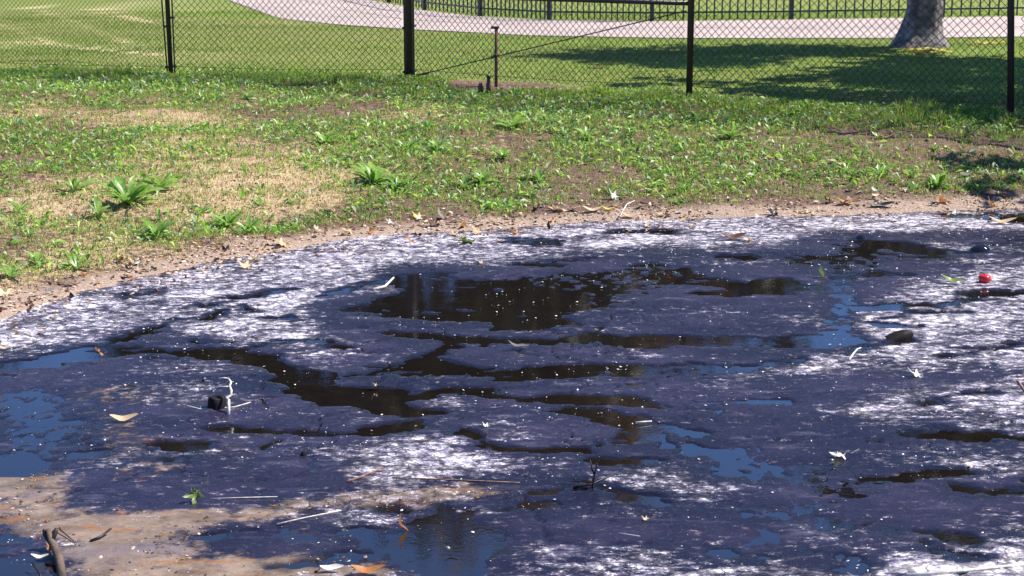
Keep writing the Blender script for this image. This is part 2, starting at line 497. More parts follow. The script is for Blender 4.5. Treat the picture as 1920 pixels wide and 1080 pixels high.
DRY = [(60, 350, 130, 45, 0.7), (330, 275, 110, 35, 0.8), (470, 330, 150, 45, 0.8), (250, 225, 160, 14, 0.7), (60, 215, 80, 18, 0.5),
       (40, 175, 70, 10, 0.4), (380, 235, 120, 14, 0.5), (800, 220, 80, 14, 0.5), (520, 300, 130, 25, 0.6), (140, 420, 120, 40, 0.35),
       (300, 330, 120, 25, 0.5), (650, 260, 90, 16, 0.4), (1260, 265, 60, 16, 0.3), (30, 460, 60, 40, 0.2), (620, 330, 50, 20, 0.3)]
DARKSOIL_SHADE = [(1450, 320, 260, 60, 0.8), (850, 370, 200, 35, 0.7), (1750, 290, 160, 50, 0.7), (1050, 350, 180, 40, 0.6), (220, 470, 120, 20, 0.5), (400, 190, 80, 8, 0.6), (620, 200, 60, 8, 0.6)]  # dark soil patches; the thin strip high on the bank paints in shadow
GREEN = [(600, 165, 500, 22, 0.6), (1000, 195, 300, 20, 0.8), (200, 165, 300, 20, 0.4), (1250, 215, 300, 28, 0.6), (300, 155, 330, 14, 0.5), (1500, 215, 420, 22, 0.8), (1150, 225, 220, 25, 0.6), (150, 165, 160, 14, 0.4),
         (160, 255, 160, 20, 0.4), (240, 370, 60, 25, 0.3), (550, 385, 80, 32, 0.9), (700, 330, 90, 30, 0.4), (100, 300, 120, 14, 0.35), (780, 270, 60, 30, 0.4), (1250, 330, 130, 35, 0.25), (1750, 340, 130, 22, 0.45)]
BARE = [(330, 275, 80, 24, 0.35), (490, 310, 90, 24, 0.2), (60, 350, 100, 30, 0.25), (1380, 340, 130, 35, 0.3), (1650, 270, 120, 22, 0.4), (270, 225, 130, 10, 0.4), (840, 380, 150, 20, 0.5), (1150, 355, 220, 26, 0.45), (1500, 345, 260, 26, 0.35),
        (650, 225, 130, 10, 0.3), (420, 185, 70, 8, 0.4), (200, 470, 140, 20, 0.4), (620, 200, 50, 6, 0.5)]
MOW = [W2(p, LAWN) for p in ([(-60, 30), (40, 60), (110, 85), (180, 92), (300, 105)], [(20, 5), (90, 25), (150, 45), (200, 66), (240, 80)], [(130, 8), (200, 20), (260, 38), (306, 47)], [(-40, 78), (60, 80), (180, 92)])]
LAWN_BARE = [(960, 160, 90, 9, 1.0), (1080, 165, 60, 6, 0.5), (880, 158, 40, 7, 0.7)]

xs = axis([(-400, -60, 40), (-60, -14, 4), (-14, -7, 0.5), (-7, 7, 0.05), (7, 14, 0.5), (14, 60, 4), (60, 400, 40)])
ys = axis([(-300, -40, 40), (-40, 0, 4), (0, 7.5, 0.25), (7.5, 20.5, 0.05), (20.5, 34, 0.4), (34, 60, 3), (60, 700, 40)])
gx, gy = np.meshgrid(xs, ys)
gh, gs, gbf = terrain(gx.ravel(), gy.ravel())
X, Y = gx.ravel(), gy.ravel()
dryv = patches(X, Y, DRY, 0.25) - patches(X, Y, DARKSOIL_SHADE, 0.25) * 0.8 + (fbm(X * 0.8, Y * 0.8, 31) - 0.5) * 0.8 + np.where(X < 0, 0.15, -0.15)
mow = np.zeros_like(X)
for mw in MOW:
    mow = np.maximum(mow, np.exp(-(seg_dist(X, Y, mw) / 0.10) ** 2))
lawnv = sstep(-0.1, 0.25, gbf + (fbm(X * 3, Y * 3, 41) - 0.5) * 0.4)
lb = np.clip(patches(X, Y, LAWN_BARE, LAWN), 0, 1)
dry_l = np.clip(mow * 0.55 + (fbm(X * 0.5, Y * 0.5, 77) - 0.42) * 1.1 * sstep(-1, -3, X), 0, 1)
dryv = np.where(gbf > 0, np.where(lb > 0.3, 0.15, dry_l), dryv)
lawnv = lawnv * (1 - sstep(0.3, 0.6, lb + (fbm(X * 8, Y * 8, 55) - 0.5) * 0.3))
shorev = sstep(0.32, 0.08, gs + (fbm(X * 5, Y * 5, 61) - 0.5) * 0.35)
nx, ny = len(xs), len(ys)
ii = np.arange(nx * ny).reshape(ny, nx)
quads = np.stack([ii[:-1, :-1].ravel(), ii[:-1, 1:].ravel(), ii[1:, 1:].ravel(), ii[1:, :-1].ravel()], 1)
gme = mesh_np('ground', np.stack([X, Y, gh], 1), [quads], M['ground'], True, attrs={'dry': np.clip(dryv, 0, 1), 'lawn': lawnv, 'shore': shorev})
tag(link('ground', gme), kind='structure')

# ------------------------------------------------------------------ tar: liquid sheet and crust over it
tx, ty = [p[0] for p in POOLPOLY], [p[1] for p in POOLPOLY]
me = mesh_np('tar_pool', [(-7.5, 1.5, 0), (9.5, 1.5, 0), (9.5, 13.4, 0), (-7.5, 13.4, 0)], [np.array([[0, 1, 2, 3]])], M['tar'])
tag(link('tar_pool', me), kind='structure')

def band(pts, th):
    """outline of a crack along pts, th = thickness in px at each point"""
    if not hasattr(th, '__len__'): th = [th] * len(pts)
    L, Rr = [], []
    for i, (a, b_) in enumerate(pts):
        p0 = pts[max(i - 1, 0)]; p1 = pts[min(i + 1, len(pts) - 1)]
        dx, dy = p1[0] - p0[0], p1[1] - p0[1]; l = math.hypot(dx, dy)
        nx_, ny_ = -dy / l, dx / l
        L.append((a + nx_ * th[i] / 2, b_ + ny_ * th[i] / 2)); Rr.append((a - nx_ * th[i] / 2, b_ - ny_ * th[i] / 2))
    return L + Rr[::-1]

WET = [
    [(620, 583), (690, 566), (740, 556), (735, 535), (712, 520), (790, 513), (850, 512), (795, 523), (960, 526), (1040, 542), (1100, 556), (1110, 575), (1060, 590), (1085, 608), (1010, 620), (930, 622), (930, 606), (840, 605), (790, 600), (745, 592), (680, 590)],
    band([(312, 607), (265, 626), (210, 648), (192, 662)], [6, 16, 22, 16]),
    band([(190, 662), (300, 662), (380, 665), (450, 668), (500, 690)], [12, 14, 16, 20, 26]),
    [(0, 705), (0, 682), (70, 668), (180, 648), (196, 662), (180, 680), (90, 686)],
    [(430, 658), (500, 668), (560, 690), (625, 700), (640, 722), (700, 742), (770, 756), (820, 770), (815, 784), (780, 800), (700, 774), (620, 755), (540, 733), (500, 705)],
    band([(630, 706), (740, 690), (800, 690), (900, 700), (1000, 704), (1100, 695), (1250, 688), (1320, 683)], [5, 16, 26, 24, 24, 24, 12, 5]),
    band([(860, 635), (820, 660), (780, 690)], [14, 18, 22]),
    band([(735, 627), (850, 638), (960, 642), (1040, 640), (1120, 636), (1230, 644), (1330, 641), (1450, 641), (1590, 641), (1650, 646)], [6, 12, 10, 14, 16, 18, 20, 22, 20, 8]),
    band([(1250, 698), (1330, 690), (1400, 692), (1450, 685), (1515, 670)], [4, 10, 12, 10, 4]),
    [(1250, 525), (1300, 518), (1400, 528), (1460, 522), (1530, 536), (1535, 545), (1480, 552), (1400, 556), (1290, 553), (1350, 545)],
    [(1598, 452), (1680, 452), (1760, 468), (1800, 476), (1700, 478), (1620, 468)],
    band([(640, 736), (740, 745), (830, 735), (920, 737), (980, 750), (1060, 745), (1150, 752), (1240, 765)], [24, 30, 12, 16, 14, 20, 22, 10]),
    band([(1035, 766), (1110, 780), (1180, 795), (1250, 800), (1330, 822)], [6, 28, 36, 26, 14]),
    band([(1150, 812), (1240, 825)], [10, 20]),
    band([(855, 792), (885, 822), (950, 840), (1050, 842), (1165, 832)], [20, 24, 12, 10, 3]),
    band([(410, 806), (480, 812), (560, 815), (640, 816), (720, 812), (800, 795)], [4, 12, 8, 10, 16, 24]),
    [(305, 832), (380, 825), (366, 842), (340, 858), (322, 846)],
    band([(280, 858), (330, 866)], [4, 10]),
    band([(1285, 838), (1340, 848), (1370, 872), (1362, 892)], [10, 14, 22, 10]),
    band([(1612, 905), (1700, 903), (1750, 898), (1800, 884)], [12, 13, 14, 4]),
    band([(1765, 903), (1788, 918), (1850, 920), (1940, 916)], [6, 12, 8, 14]),
    band([(1650, 996), (1740, 1003), (1790, 1011), (1820, 1006)], [6, 11, 10, 5]),
    band([(1700, 808), (1760, 812), (1830, 822), (1940, 820)], [4, 12, 12, 8]),
    band([(1590, 662), (1640, 648), (1700, 640)], [5, 12, 5]),
    band([(1600, 578), (1690, 577), (1760, 571), (1830, 561)], [6, 9, 6, 4]),
    band([(1660, 594), (1730, 590), (1800, 583)], [3, 6, 3]), band([(1815, 554), (1870, 551), (1940, 548)], [4, 8, 5]),
    band([(1355, 757), (1420, 756), (1490, 760)], [4, 5, 3]), band([(1730, 768), (1775, 748), (1860, 733)], [3, 7, 4]),
    band([(1590, 522), (1640, 518), (1700, 513)], [6, 7, 3]), band([(1590, 470), (1680, 481), (1780, 483)], [4, 7, 4]),
    band([(1760, 668), (1830, 660), (1900, 650)], [4, 9, 4]), band([(1640, 610), (1720, 612)], [3, 5]),
    [(785, 968), (830, 950), (885, 962), (890, 985), (935, 1008), (905, 1045), (860, 1082), (810, 1085), (780, 1040), (730, 1020), (790, 1000)],
    [(640, 1008), (690, 990), (760, 1000), (790, 1008), (720, 1022)],
    [(-40, 895), (-40, 858), (50, 856), (80, 872), (40, 888)],
    band([(365, 1010), (440, 996), (490, 1000)], [6, 14, 5]), band([(500, 1065), (600, 1062), (680, 1045)], [5, 12, 4]),
    band([(930, 962), (985, 953), (1050, 945)], [3, 9, 5]), band([(975, 932), (1060, 920), (1145, 912), (1162, 922), (1240, 946)], [6, 7, 8, 10, 5]),
    band([(720, 952), (750, 954)], [5, 9]), band([(1350, 1036), (1400, 1052), (1460, 1058)], [4, 8, 10]), band([(1590, 1060), (1620, 1078)], [16, 18]),
    band([(1725, 1028), (1800, 1048), (1860, 1052)], [4, 8, 5]), band([(1510, 1030), (1570, 1045)], [4, 8]),
    band([(1190, 500), (1240, 494)], [4, 10]), band([(955, 500), (1040, 497), (1060, 510)], [4, 8, 4]), band([(1220, 520), (1280, 530)], [8, 9]),
    band([(1340, 482), (1420, 482)], [9, 10]), band([(980, 497), (1100, 488)], [4, 5]), band([(760, 515), (900, 525)], [4, 4]),
    band([(1775, 408), (1860, 406), (1935, 412)], [4, 12, 18]), band([(950, 452), (1010, 456), (1060, 458)], [5, 11, 8]), band([(1130, 437), (1265, 435)], [4, 5]),
    band([(600, 560), (680, 535), (760, 520)], [3, 6, 6]), band([(380, 575), (440, 560), (540, 545)], [3, 5, 3]), band([(380, 600), (410, 590)], [8, 10]), band([(450, 575), (480, 584)], [5, 6]),
    band([(210, 555), (290, 552)], [6, 8]), band([(360, 640), (480, 650), (560, 640), (640, 648)], [3, 4, 4, 3]), band([(500, 600), (550, 597)], [5, 9]),
    band([(1060, 845), (1150, 870), (1250, 870)], [0.5, 4, 2]), band([(140, 852), (210, 850)], [6, 6]),
]
FILM = [[(1300, 845), (1400, 838), (1425, 862), (1400, 895), (1360, 900), (1345, 870)], [(1360, 868), (1480, 876), (1560, 868), (1600, 880), (1580, 900), (1640, 905), (1600, 938), (1540, 928), (1480, 912), (1390, 905)],
        [(1360, 945), (1400, 935), (1420, 955), (1380, 965)], [(1440, 965), (1500, 938), (1560, 935), (1530, 965), (1480, 990)], [(1410, 1000), (1445, 980), (1450, 1010), (1420, 1020)],
        [(1310, 1030), (1370, 1020), (1390, 1032), (1330, 1040)], [(580, 700), (640, 690), (640, 760), (580, 760)], [(0, 730), (120, 735), (150, 800), (80, 890), (0, 895)], [(540, 990), (640, 1000), (640, 1020), (520, 1015)],
        [(930, 525), (1120, 505), (1290, 500), (1330, 520), (1200, 545), (1130, 575)], [(1560, 460), (1600, 455), (1600, 650), (1540, 650)], [(1520, 970), (1680, 985), (1560, 1000)], [(700, 1000), (780, 960), (900, 960), (950, 1010), (900, 1085), (700, 1085)],
        [(1460, 480), (1640, 470), (1640, 500), (1480, 495)], [(0, 985), (60, 1010), (140, 1085), (-20, 1090), (-20, 990)]]
WHITE = [([(-60, 610), (0, 592), (300, 508), (640, 445), (1000, 428), (1280, 412), (1920, 393), (1960, 430), (1500, 438), (1420, 458), (1280, 468), (1060, 470), (960, 482), (900, 492), (720, 500), (715, 545), (600, 570), (560, 590), (640, 640), (660, 660), (500, 655), (420, 650), (300, 600), (180, 640), (60, 660), (-60, 675)], 0.62),
         ([(1940, 500), (1830, 505), (1720, 540), (1640, 560), (1590, 600), (1640, 640), (1700, 690), (1940, 690)], 0.60),
         ([(1480, 700), (1560, 672), (1640, 668), (1600, 690)], 0.55), ([(1600, 775), (1700, 755), (1800, 730), (1940, 705), (1940, 775), (1760, 772)], 0.6),
         ([(560, 842), (700, 826), (830, 818), (960, 850), (1080, 865), (1000, 900), (800, 910), (760, 915), (650, 885)], 0.55),
         ([(1290, 1062), (1400, 1045), (1480, 1045), (1560, 1062), (1700, 1052), (1960, 1040), (1960, 1090), (1290, 1090)], 0.95),
         ([(1650, 870), (1800, 850), (1940, 840), (1940, 885), (1780, 885), (1700, 880)], 0.5), ([(420, 838), (470, 836), (480, 860), (420, 862)], 0.45),
         ([(540, 655), (660, 640), (700, 672), (600, 688), (520, 672)], 0.5), ([(230, 672), (440, 672), (470, 700), (300, 705)], 0.3), ([(680, 775), (740, 785), (730, 800), (670, 800)], 0.45),
         ([(930, 790), (1000, 800), (1110, 812), (1000, 818), (910, 822)], 0.35), ([(600, 935), (860, 940), (860, 960), (640, 965), (420, 975), (420, 955)], 0.42),
         ([(1200, 905), (1440, 915), (1430, 930), (1280, 935)], 0.45), ([(1540, 600), (1360, 575), (1280, 585), (1500, 610)], 0.3), ([(1560, 1000), (1700, 1020), (1940, 1010), (1940, 1040), (1500, 1040)], 0.42), ([(0, 1020), (100, 1045), (60, 1070), (0, 1060)], 0.45),
         ([(800, 735), (870, 745), (860, 765), (820, 765)], 0.4), ([(1290, 720), (1500, 690), (1500, 700), (1300, 735)], 0.3), ([(80, 880), (190, 860), (210, 870), (150, 895)], 0.42), ([(500, 770), (580, 765), (570, 780), (510, 780)], 0.42)]
SILT = [([(-60, 893), (100, 893), (142, 912), (98, 942), (108, 965), (250, 962), (380, 966), (560, 945), (700, 925), (880, 918), (960, 926), (800, 952), (600, 955), (430, 978), (350, 1008), (375, 1040), (420, 1042), (680, 1052), (770, 1075), (700, 1100), (140, 1100), (100, 1020), (-60, 975)], 1.0),
        ([(150, 722), (330, 735), (270, 765), (140, 752)], 0.36), ([(180, 770), (270, 790), (280, 820), (370, 868), (300, 905), (220, 905), (200, 860)], 0.38), ([(640, 880), (780, 870), (860, 900), (700, 920)], 0.5),
        ([(1280, 408), (1600, 402), (1920, 396), (1920, 425), (1400, 448), (1300, 440)], 0.45)]

cx = axis([(-7.2, -4.4, 0.14), (-4.4, 4.6, 0.0125), (4.6, 9.2, 0.14)])
cy = axis([(1.8, 4.9, 0.14), (4.9, 13.3, 0.021)])
gx, gy = np.meshgrid(cx, cy)
X, Y = gx.ravel(), gy.ravel()
warpx = (fbm(X * 5, Y * 5, 101, 3) - 0.5) * 0.10; warpy = (fbm(X * 5, Y * 5, 131, 3) - 0.5) * 0.14
wx, wy = X + warpx, Y + warpy

def field(polys, margin, ex=None):
    best = np.full(X.shape, -9.0)
    for pl in polys:
        pw = W2(pl)
        ax = [p[0] for p in pw]; ay = [p[1] for p in pw]
        sel = (X > min(ax) - margin) & (X < max(ax) + margin) & (Y > min(ay) - margin) & (Y < max(ay) + margin)
        if sel.any():
            best[sel] = np.maximum(best[sel], poly_sdf(wx[sel], wy[sel], pw))
    return best

wet = field(WET, 0.35)
film = field(FILM, 0.4)
fine = fbm(X * 14, Y * 9, 201, 4) - 0.5
mid = fbm(X * 2.2, Y * 1.6, 221, 4) - 0.5
# hairline cracks everywhere: thin level sets of a noise field
cr1 = np.abs(fbm(X * 1.1, Y * 1.5, 301, 4) - 0.5); cr2 = np.abs(fbm(X * 2.2 + 7, Y * 2.6, 331, 4) - 0.5)
hair = np.maximum(sstep(0.006, 0.0, cr1) * sstep(0.46, 0.52, fbm(X * 0.8, Y * 0.8, 351)), sstep(0.007, 0.0, cr2) * sstep(0.52, 0.58, fbm(X * 1.1, Y * 1.1, 371)))
streak = fbm(X * 4.5 + Y * 1.2, Y * 13, 241, 4) - 0.5
fine2 = fbm(X * 26, Y * 20, 261, 3) - 0.5
ws = np.minimum(wet, 0.055) - 0.004 + fine * 0.06 + streak * 0.19 + fine2 * 0.035
wv = sstep(-0.020, 0.016, ws)
z = 0.0065 + mid * 0.008 + fine * 0.004
fv = sstep(-0.12, 0.10, film + fine * 0.2)
z = z * (1 - fv) + fv * (-0.0014 + fine * 0.004 + streak * 0.008 + fine2 * 0.014)
z = z * (1 - wv) + wv * (-0.010)
z = z - hair * 0.009 * (1 - wv)
white = np.zeros_like(X)
for pl, a in WHITE:
    pw = W2(pl); sd = poly_sdf(wx, wy, pw)
    white = np.maximum(white, min(a * 1.22, 1.0) * sstep(-0.22, 0.18, sd + mid * 0.5))
white = np.maximum(white, sstep(0.58, 0.78, fbm(X * 1.2 + Y * 0.5, Y * 1.9, 401, 4)) * 0.45)
white = white * (0.55 + 0.9 * fbm(X * 3.2, Y * 4.5, 431, 3)) * (1 - 0.8 * fv) * (1 - sstep(-0.07, 0.0, ws))
silt = np.zeros_like(X)
for pl, a in SILT:
    pw = W2(pl); sd = poly_sdf(wx, wy, pw)
    silt = np.maximum(silt, a * sstep(-0.10, 0.08, sd + fine * 0.1))
silt = silt * np.clip(0.45 + 1.0 * fbm(X * 2.6, Y * 3.4, 451, 4), 0, 1.1)
silt = np.maximum(silt, 0.62 * sstep(0.38, 0.0, poly_sdf(X, Y, POOLPOLY) + mid * 0.5))
z = z + silt * 0.002
wetcol = np.clip(sstep(-0.05, 0.005, ws) + hair * 0.9 + fv * 0.35, 0, 1)
nx, ny = len(cx), len(cy)
ii = np.arange(nx * ny).reshape(ny, nx)
quads = np.stack([ii[:-1, :-1].ravel(), ii[:-1, 1:].ravel(), ii[1:, 1:].ravel(), ii[1:, :-1].ravel()], 1)
gsx = poly_sdf(X, Y, POOLPOLY)
keepv = gsx > -0.5
quads = quads[keepv[quads].all(1)]
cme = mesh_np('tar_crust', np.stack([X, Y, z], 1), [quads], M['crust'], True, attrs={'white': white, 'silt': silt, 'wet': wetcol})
tag(link('tar_crust', cme), kind='structure')

# ------------------------------------------------------------------ path of concrete slabs
NEAR = [(330, -36), (425, 0), (520, 35), (640, 48), (760, 56), (1000, 68), (1280, 73), (1680, 73), (1920, 70), (2400, 62), (3000, 50)]
MIDL = [(500, -30), (560, 0), (640, 18), (760, 38), (900, 46), (1100, 51), (1380, 54), (1720, 54), (1940, 51), (2400, 44), (3000, 33)]
FARE = [(610, -30), (690, 0), (790, 20), (900, 32), (1030, 39), (1220, 41), (1483, 38), (1765, 34), (2000, 30), (2400, 24), (3000, 15)]

def resample(pxs, n):
    p = np.array(W2(pxs, LAWN)); d = np.concatenate([[0], np.cumsum(np.hypot(*np.diff(p, axis=0).T))])
    t = np.linspace(0, d[-1], n)
    return np.stack([np.interp(t, d, p[:, 0]), np.interp(t, d, p[:, 1])], 1)

NS = 14
rn, rm, rf = resample(NEAR, NS * 6 + 1), resample(MIDL, NS * 6 + 1), resample(FARE, NS * 6 + 1)
bed = []
vb = np.concatenate([np.c_[rn, np.full(len(rn), LAWN + 0.003)], np.c_[rm, np.full(len(rm), LAWN + 0.003)], np.c_[rf, np.full(len(rf), LAWN + 0.003)]])
n = len(rn)
q = [[i, i + 1, n + i + 1, n + i] for i in range(n - 1)] + [[n + i, n + i + 1, 2 * n + i + 1, 2 * n + i] for i in range(n - 1)]
path = tag(link('path', mesh_np('path', vb, [np.array(q)], M['joint'])), kind='structure')
for a_, b_ in ((rn, rm), (rm, rf)):
    for s in range(NS):
        ia = np.arange(s * 6, s * 6 + 7)
        A, B = a_[ia], b_[ia]
        A2 = A + (B - A) * 0.008; B2 = B + (A - B) * 0.008
        A2[0] += (A2[1] - A2[0]) * 0.035; B2[0] += (B2[1] - B2[0]) * 0.035
        A2[-1] += (A2[-2] - A2[-1]) * 0.035; B2[-1] += (B2[-2] - B2[-1]) * 0.035
        zt = LAWN + 0.014 + random.uniform(-0.002, 0.002)
        v = np.concatenate([np.c_[A2, np.full(7, zt)], np.c_[B2, np.full(7, zt)], np.c_[A2, np.full(7, LAWN)], np.c_[B2, np.full(7, LAWN)]])
        f = [[i, i + 1, 7 + i + 1, 7 + i] for i in range(6)] + [[14 + i, 15 + i, 1 + i, i] for i in range(6)] + [[7 + i, 8 + i, 22 + i, 21 + i] for i in range(6)]
        f += [[0, 7, 21, 14], [6, 20, 27, 13]]
        link('slab', mesh_np('slab', v, [np.array(f)], M['concrete']), path)

# ------------------------------------------------------------------ chain-link fence
fence = link('chain_link_fence', None, loc=(float(FP[1][0]), float(FP[1][1]), LAWN))
tag(fence, 'dark chain-link fence with round posts running along the top of the weedy bank', 'fence')
O = Vector(fence.location)
FH = 1.95
def post(p, r, lean=(0, 0), h=FH + 0.1):
    p = Vector((p[0], p[1], TZ(p[0], p[1]) - 0.15)) - O
    MB().tube([p, p + Vector((lean[0], lean[1], h + 0.15)), p + Vector((lean[0], lean[1], h + 0.17))], [r, r, r * 0.6], 14).build('post', M['paint'], fence, True)
post(FPL[0], 0.03)
post(FP[0], 0.027, (-0.02, 0))
post(FP[1], 0.045)
post(FP[2], 0.032)
post(FP[3], 0.031, (-0.13, 0))
P4 = FP[3] + stepv
post(P4, 0.031)

def bay(a, b_, ra, rb, h0=0.05, h1=FH, wd=0.074, rr=0.0044):
    a = np.array(a[:2]); b_ = np.array(b_[:2])
    L = np.hypot(*(b_ - a)); u = (b_ - a) / L; nrm = np.array([-u[1], u[0]])
    a = a + u * ra; L = L - ra - rb
    half = wd / 2
    nw = int(L / half); rows = int((h1 - h0) / half)
    k = np.arange(nw)[:, None]; r = np.arange(rows + 1)[None, :]
    uu = (k + (r + k) % 2) * half + 0.0 * r
    vv = h0 + r * half + 0.0 * k
    off = np.where((r + k) % 2 == 0, 0.003, -0.003)
    sag = 0.012 * np.sin(uu * 2.1) * np.sin(vv * 2.3)
    zb = np.interp(uu, [0, L], [TZ(*a), TZ(*b_)])
    px = a[0] + u[0] * uu + nrm[0] * (off + sag); py = a[1] + u[1] * uu + nrm[1] * (off + sag); pz = zb + vv
    pts = np.stack([px, py, pz], -1)                  # nw x rows+1 x 3
    ring = []
    d = np.zeros_like(pts); d[:, :-1] = pts[:, 1:] - pts[:, :-1]; d[:, -1] = d[:, -2]
    nv = np.array([nrm[0], nrm[1], 0.0]); uv = np.array([u[0], u[1], 0.0])
    for kk in range(3):
        t = 2 * math.pi * kk / 3
        ring.append(pts + rr * (nv * math.cos(t) + uv * math.sin(t)))
    V = np.stack(ring, 2)                              # nw, rows+1, 3, 3
    idx = np.arange(nw * (rows + 1) * 3).reshape(nw, rows + 1, 3)
    fs = []
    for kk in range(3):
        k2 = (kk + 1) % 3
        fs.append(np.stack([idx[:, :-1, kk], idx[:, :-1, k2], idx[:, 1:, k2], idx[:, 1:, kk]], -1).reshape(-1, 4))
    V = V.reshape(-1, 3) - np.array(O)
    o = link('wire_mesh', mesh_np('wire_mesh', V, [np.concatenate(fs)], M['wire']), fence)
    o['kind'] = 'stuff'
    # tension wire near the ground and top rail
    z0, z1 = TZ(*a), TZ(*b_)
    e = a + u * L
    mid = [(a[0] + u[0] * L * t - O.x, a[1] + u[1] * L * t - O.y, z0 + (z1 - z0) * t + 0.11 - 0.02 * math.sin(t * math.pi) - O.z) for t in np.linspace(0, 1, 9)]
    MB().tube(mid, 0.0025, 5).build('tension_wire', M['wire'], fence)
    MB().tube([(a[0] - O.x, a[1] - O.y, z0 + FH + 0.02 - O.z), (e[0] - O.x, e[1] - O.y, z1 + FH + 0.02 - O.z)], 0.021, 10).build('top_rail', M['paint'], fence, True)

FPLL = FPL[0] + (FPL[0] - FP[0])
bay(FPLL, FPL[0], 0.03, 0.03, wd=0.054, rr=0.0032)
bay(FPL[0], FP[0], 0.03, 0.055, wd=0.054, rr=0.0032)
bay(FP[0], FP[1], 0.055, 0.075)
bay(FP[1], FP[2], 0.085, 0.03)
bay(FP[2], FP[3], 0.03, 0.03)
bay(FP[3], P4, 0.03, 0.03)

def tension_bar(p, toward, off, heights, lean=0.0):
    u = (np.array(toward[:2]) - np.array(p[:2])); u = u / np.hypot(*u)
    q = np.array(p[:2]) + u * off
    z0 = TZ(p[0], p[1])
    MB().tube([(q[0] - O.x, q[1] - O.y, z0 + 0.03 - O.z), (q[0] + lean * 0.4 - O.x, q[1] - O.y, z0 + 0.7 - O.z), (q[0] + lean - O.x, q[1] - O.y, z0 + FH - O.z)], 0.009, 6).build('tension_bar', M['paint'], fence)
    for h in heights:
        mb = MB()
        ang = math.atan2(u[1], u[0])
        c = (np.array(p[:2]) + q) / 2
        mb.box((c[0] + u[0] * 0.012 - O.x, c[1] + u[1] * 0.012 - O.y, z0 + h - O.z), (off / 2 + 0.012, 0.006, 0.012), ang)
        e = q + u * 0.014
        mb.tube([(e[0] - u[1] * 0.018 - O.x, e[1] + u[0] * 0.018 - O.y, z0 + h - O.z), (e[0] + u[1] * 0.022 - O.x, e[1] - u[0] * 0.022 - O.y, z0 + h - O.z)], 0.01, 6)
        mb.build('tension_band', M['paint'], fence)
tension_bar(FP[0], FPL[0], 0.046, (0.1, 0.55, 1.0, 1.45), -0.06)
tension_bar(FP[0], FP[1], 0.046, (0.11, 0.65, 1.1, 1.5))
tension_bar(FP[1], FP[0], 0.052, (0.08, 0.55, 1.0, 1.5))
tension_bar(FP[1], FP[2], 0.064, (0.1, 0.58, 1.05, 1.5))
# brace rail and truss rod of the bay between the second and third post
def along(a, b_, t, h):
    p = a + (b_ - a) * t
    return Vector((p[0], p[1], TZ(a[0], a[1]) * (1 - t) + TZ(b_[0], b_[1]) * t + h)) - O
MB().tube([along(FP[1], FP[2], 0.02, 0.90), along(FP[1], FP[2], 0.99, 0.90)], 0.021, 10).build('brace_rail', M['paint'], fence, True)
rod = MB().tube([along(FP[1], FP[2], 0.035, 0.055), along(FP[1], FP[2], 0.3, 0.27), along(FP[1], FP[2], 0.985, 0.83)], 0.0062, 6).build('truss_rod', M['paint'], fence)
MB().tube([along(FP[1], FP[2], 0.03, 0.05), along(FP[1], FP[2], 0.075, 0.085)], 0.014, 6).build('turnbuckle', M['rust'], rod)
MB().tube([along(FP[1], FP[2], 0.315, 0.28), along(FP[1], FP[2], 0.335, 0.32)], 0.014, 6).build('rod_clamp', M['paint'], rod)

# ------------------------------------------------------------------ iron picket fence beyond the path
IP = [(600, -33), (665, -10), (728, 5), (796, 19), (900, 31), (1030, 38.5), (1222, 40.5), (1483, 37.5), (1766, 33), (2060, 28), (2380, 22)]
IW = [P(a, b_, LAWN) for a, b_ in IP]
ifence = link('iron_fence', None, loc=(float(IW[6][0]), float(IW[6][1]), LAWN))
tag(ifence, 'black iron picket fence along the far edge of the pale path', 'fence')
OI = Vector(ifence.location)
pick = MB().box((0, 0, 0.54), (0.010, 0.010, 0.53)).mesh('picket', M['iron'])
pst = MB().box((0, 0, 0.6), (0.034, 0.034, 0.62))
pst.box((0, 0, 1.235), (0.042, 0.042, 0.012))
pst = pst.mesh('post', M['iron'])
npk = [14, 14, 14, 14, 16, 18, 18, 17, 17, 17]
for i, p in enumerate(IW):
    nxt = IW[min(i + 1, len(IW) - 1)] - IW[max(i - 1, 0)]
    link('post', pst, ifence, loc=Vector(p) - OI, rot=(0, 0, math.atan2(nxt[1], nxt[0])))
for i in range(len(IW) - 1):
    a, b_ = IW[i], IW[i + 1]; ang = math.atan2(b_[1] - a[1], b_[0] - a[0])
    for k in range(1, npk[i]):
        p = a + (b_ - a) * k / npk[i]
        link('picket', pick, ifence, loc=Vector(p) - OI + Vector((0, 0, 0.012)), rot=(0, 0, ang))
    L = float(np.hypot(*(b_ - a)[:2])) / 2 - 0.036
    c = Vector((a + b_) / 2) - OI
    for h in (0.15, 1.02):
        MB().box((0, 0, 0), (L, 0.016, 0.014)).build('rail', M['iron'], ifence, loc=c + Vector((0, 0, h)), rot=(0, 0, ang))

# ------------------------------------------------------------------ trees
def branches(rng, base, d, length, rad, depth, mb, tips, n=8):
    pts = [Vector(base)]; rads = [rad]; dd = Vector(d).normalized(); segs = 5
    for i in range(segs):
        dd = (dd + Vector((rng.uniform(-.16, .16), rng.uniform(-.16, .16), rng.uniform(-.02, .12)))).normalized()
        pts.append(pts[-1] + dd * length / segs); rads.append(rad * (1 - 0.45 * (i + 1) / segs))
    mb.tube(pts, rads, n)
    if depth == 0:
        tips += pts[2:]
        return
    for k in range(rng.choice((3, 4))):
        j = rng.choice((3, 4, 5))
        a = rng.uniform(0, 6.28)
        nd_ = (dd * 0.6 + Vector((math.cos(a), math.sin(a), rng.uniform(-.05, .6)))).normalized()
        branches(rng, pts[j], nd_, length * rng.uniform(.55, .8), rads[j] * 0.6, depth - 1, mb, tips, max(5, n - 1))

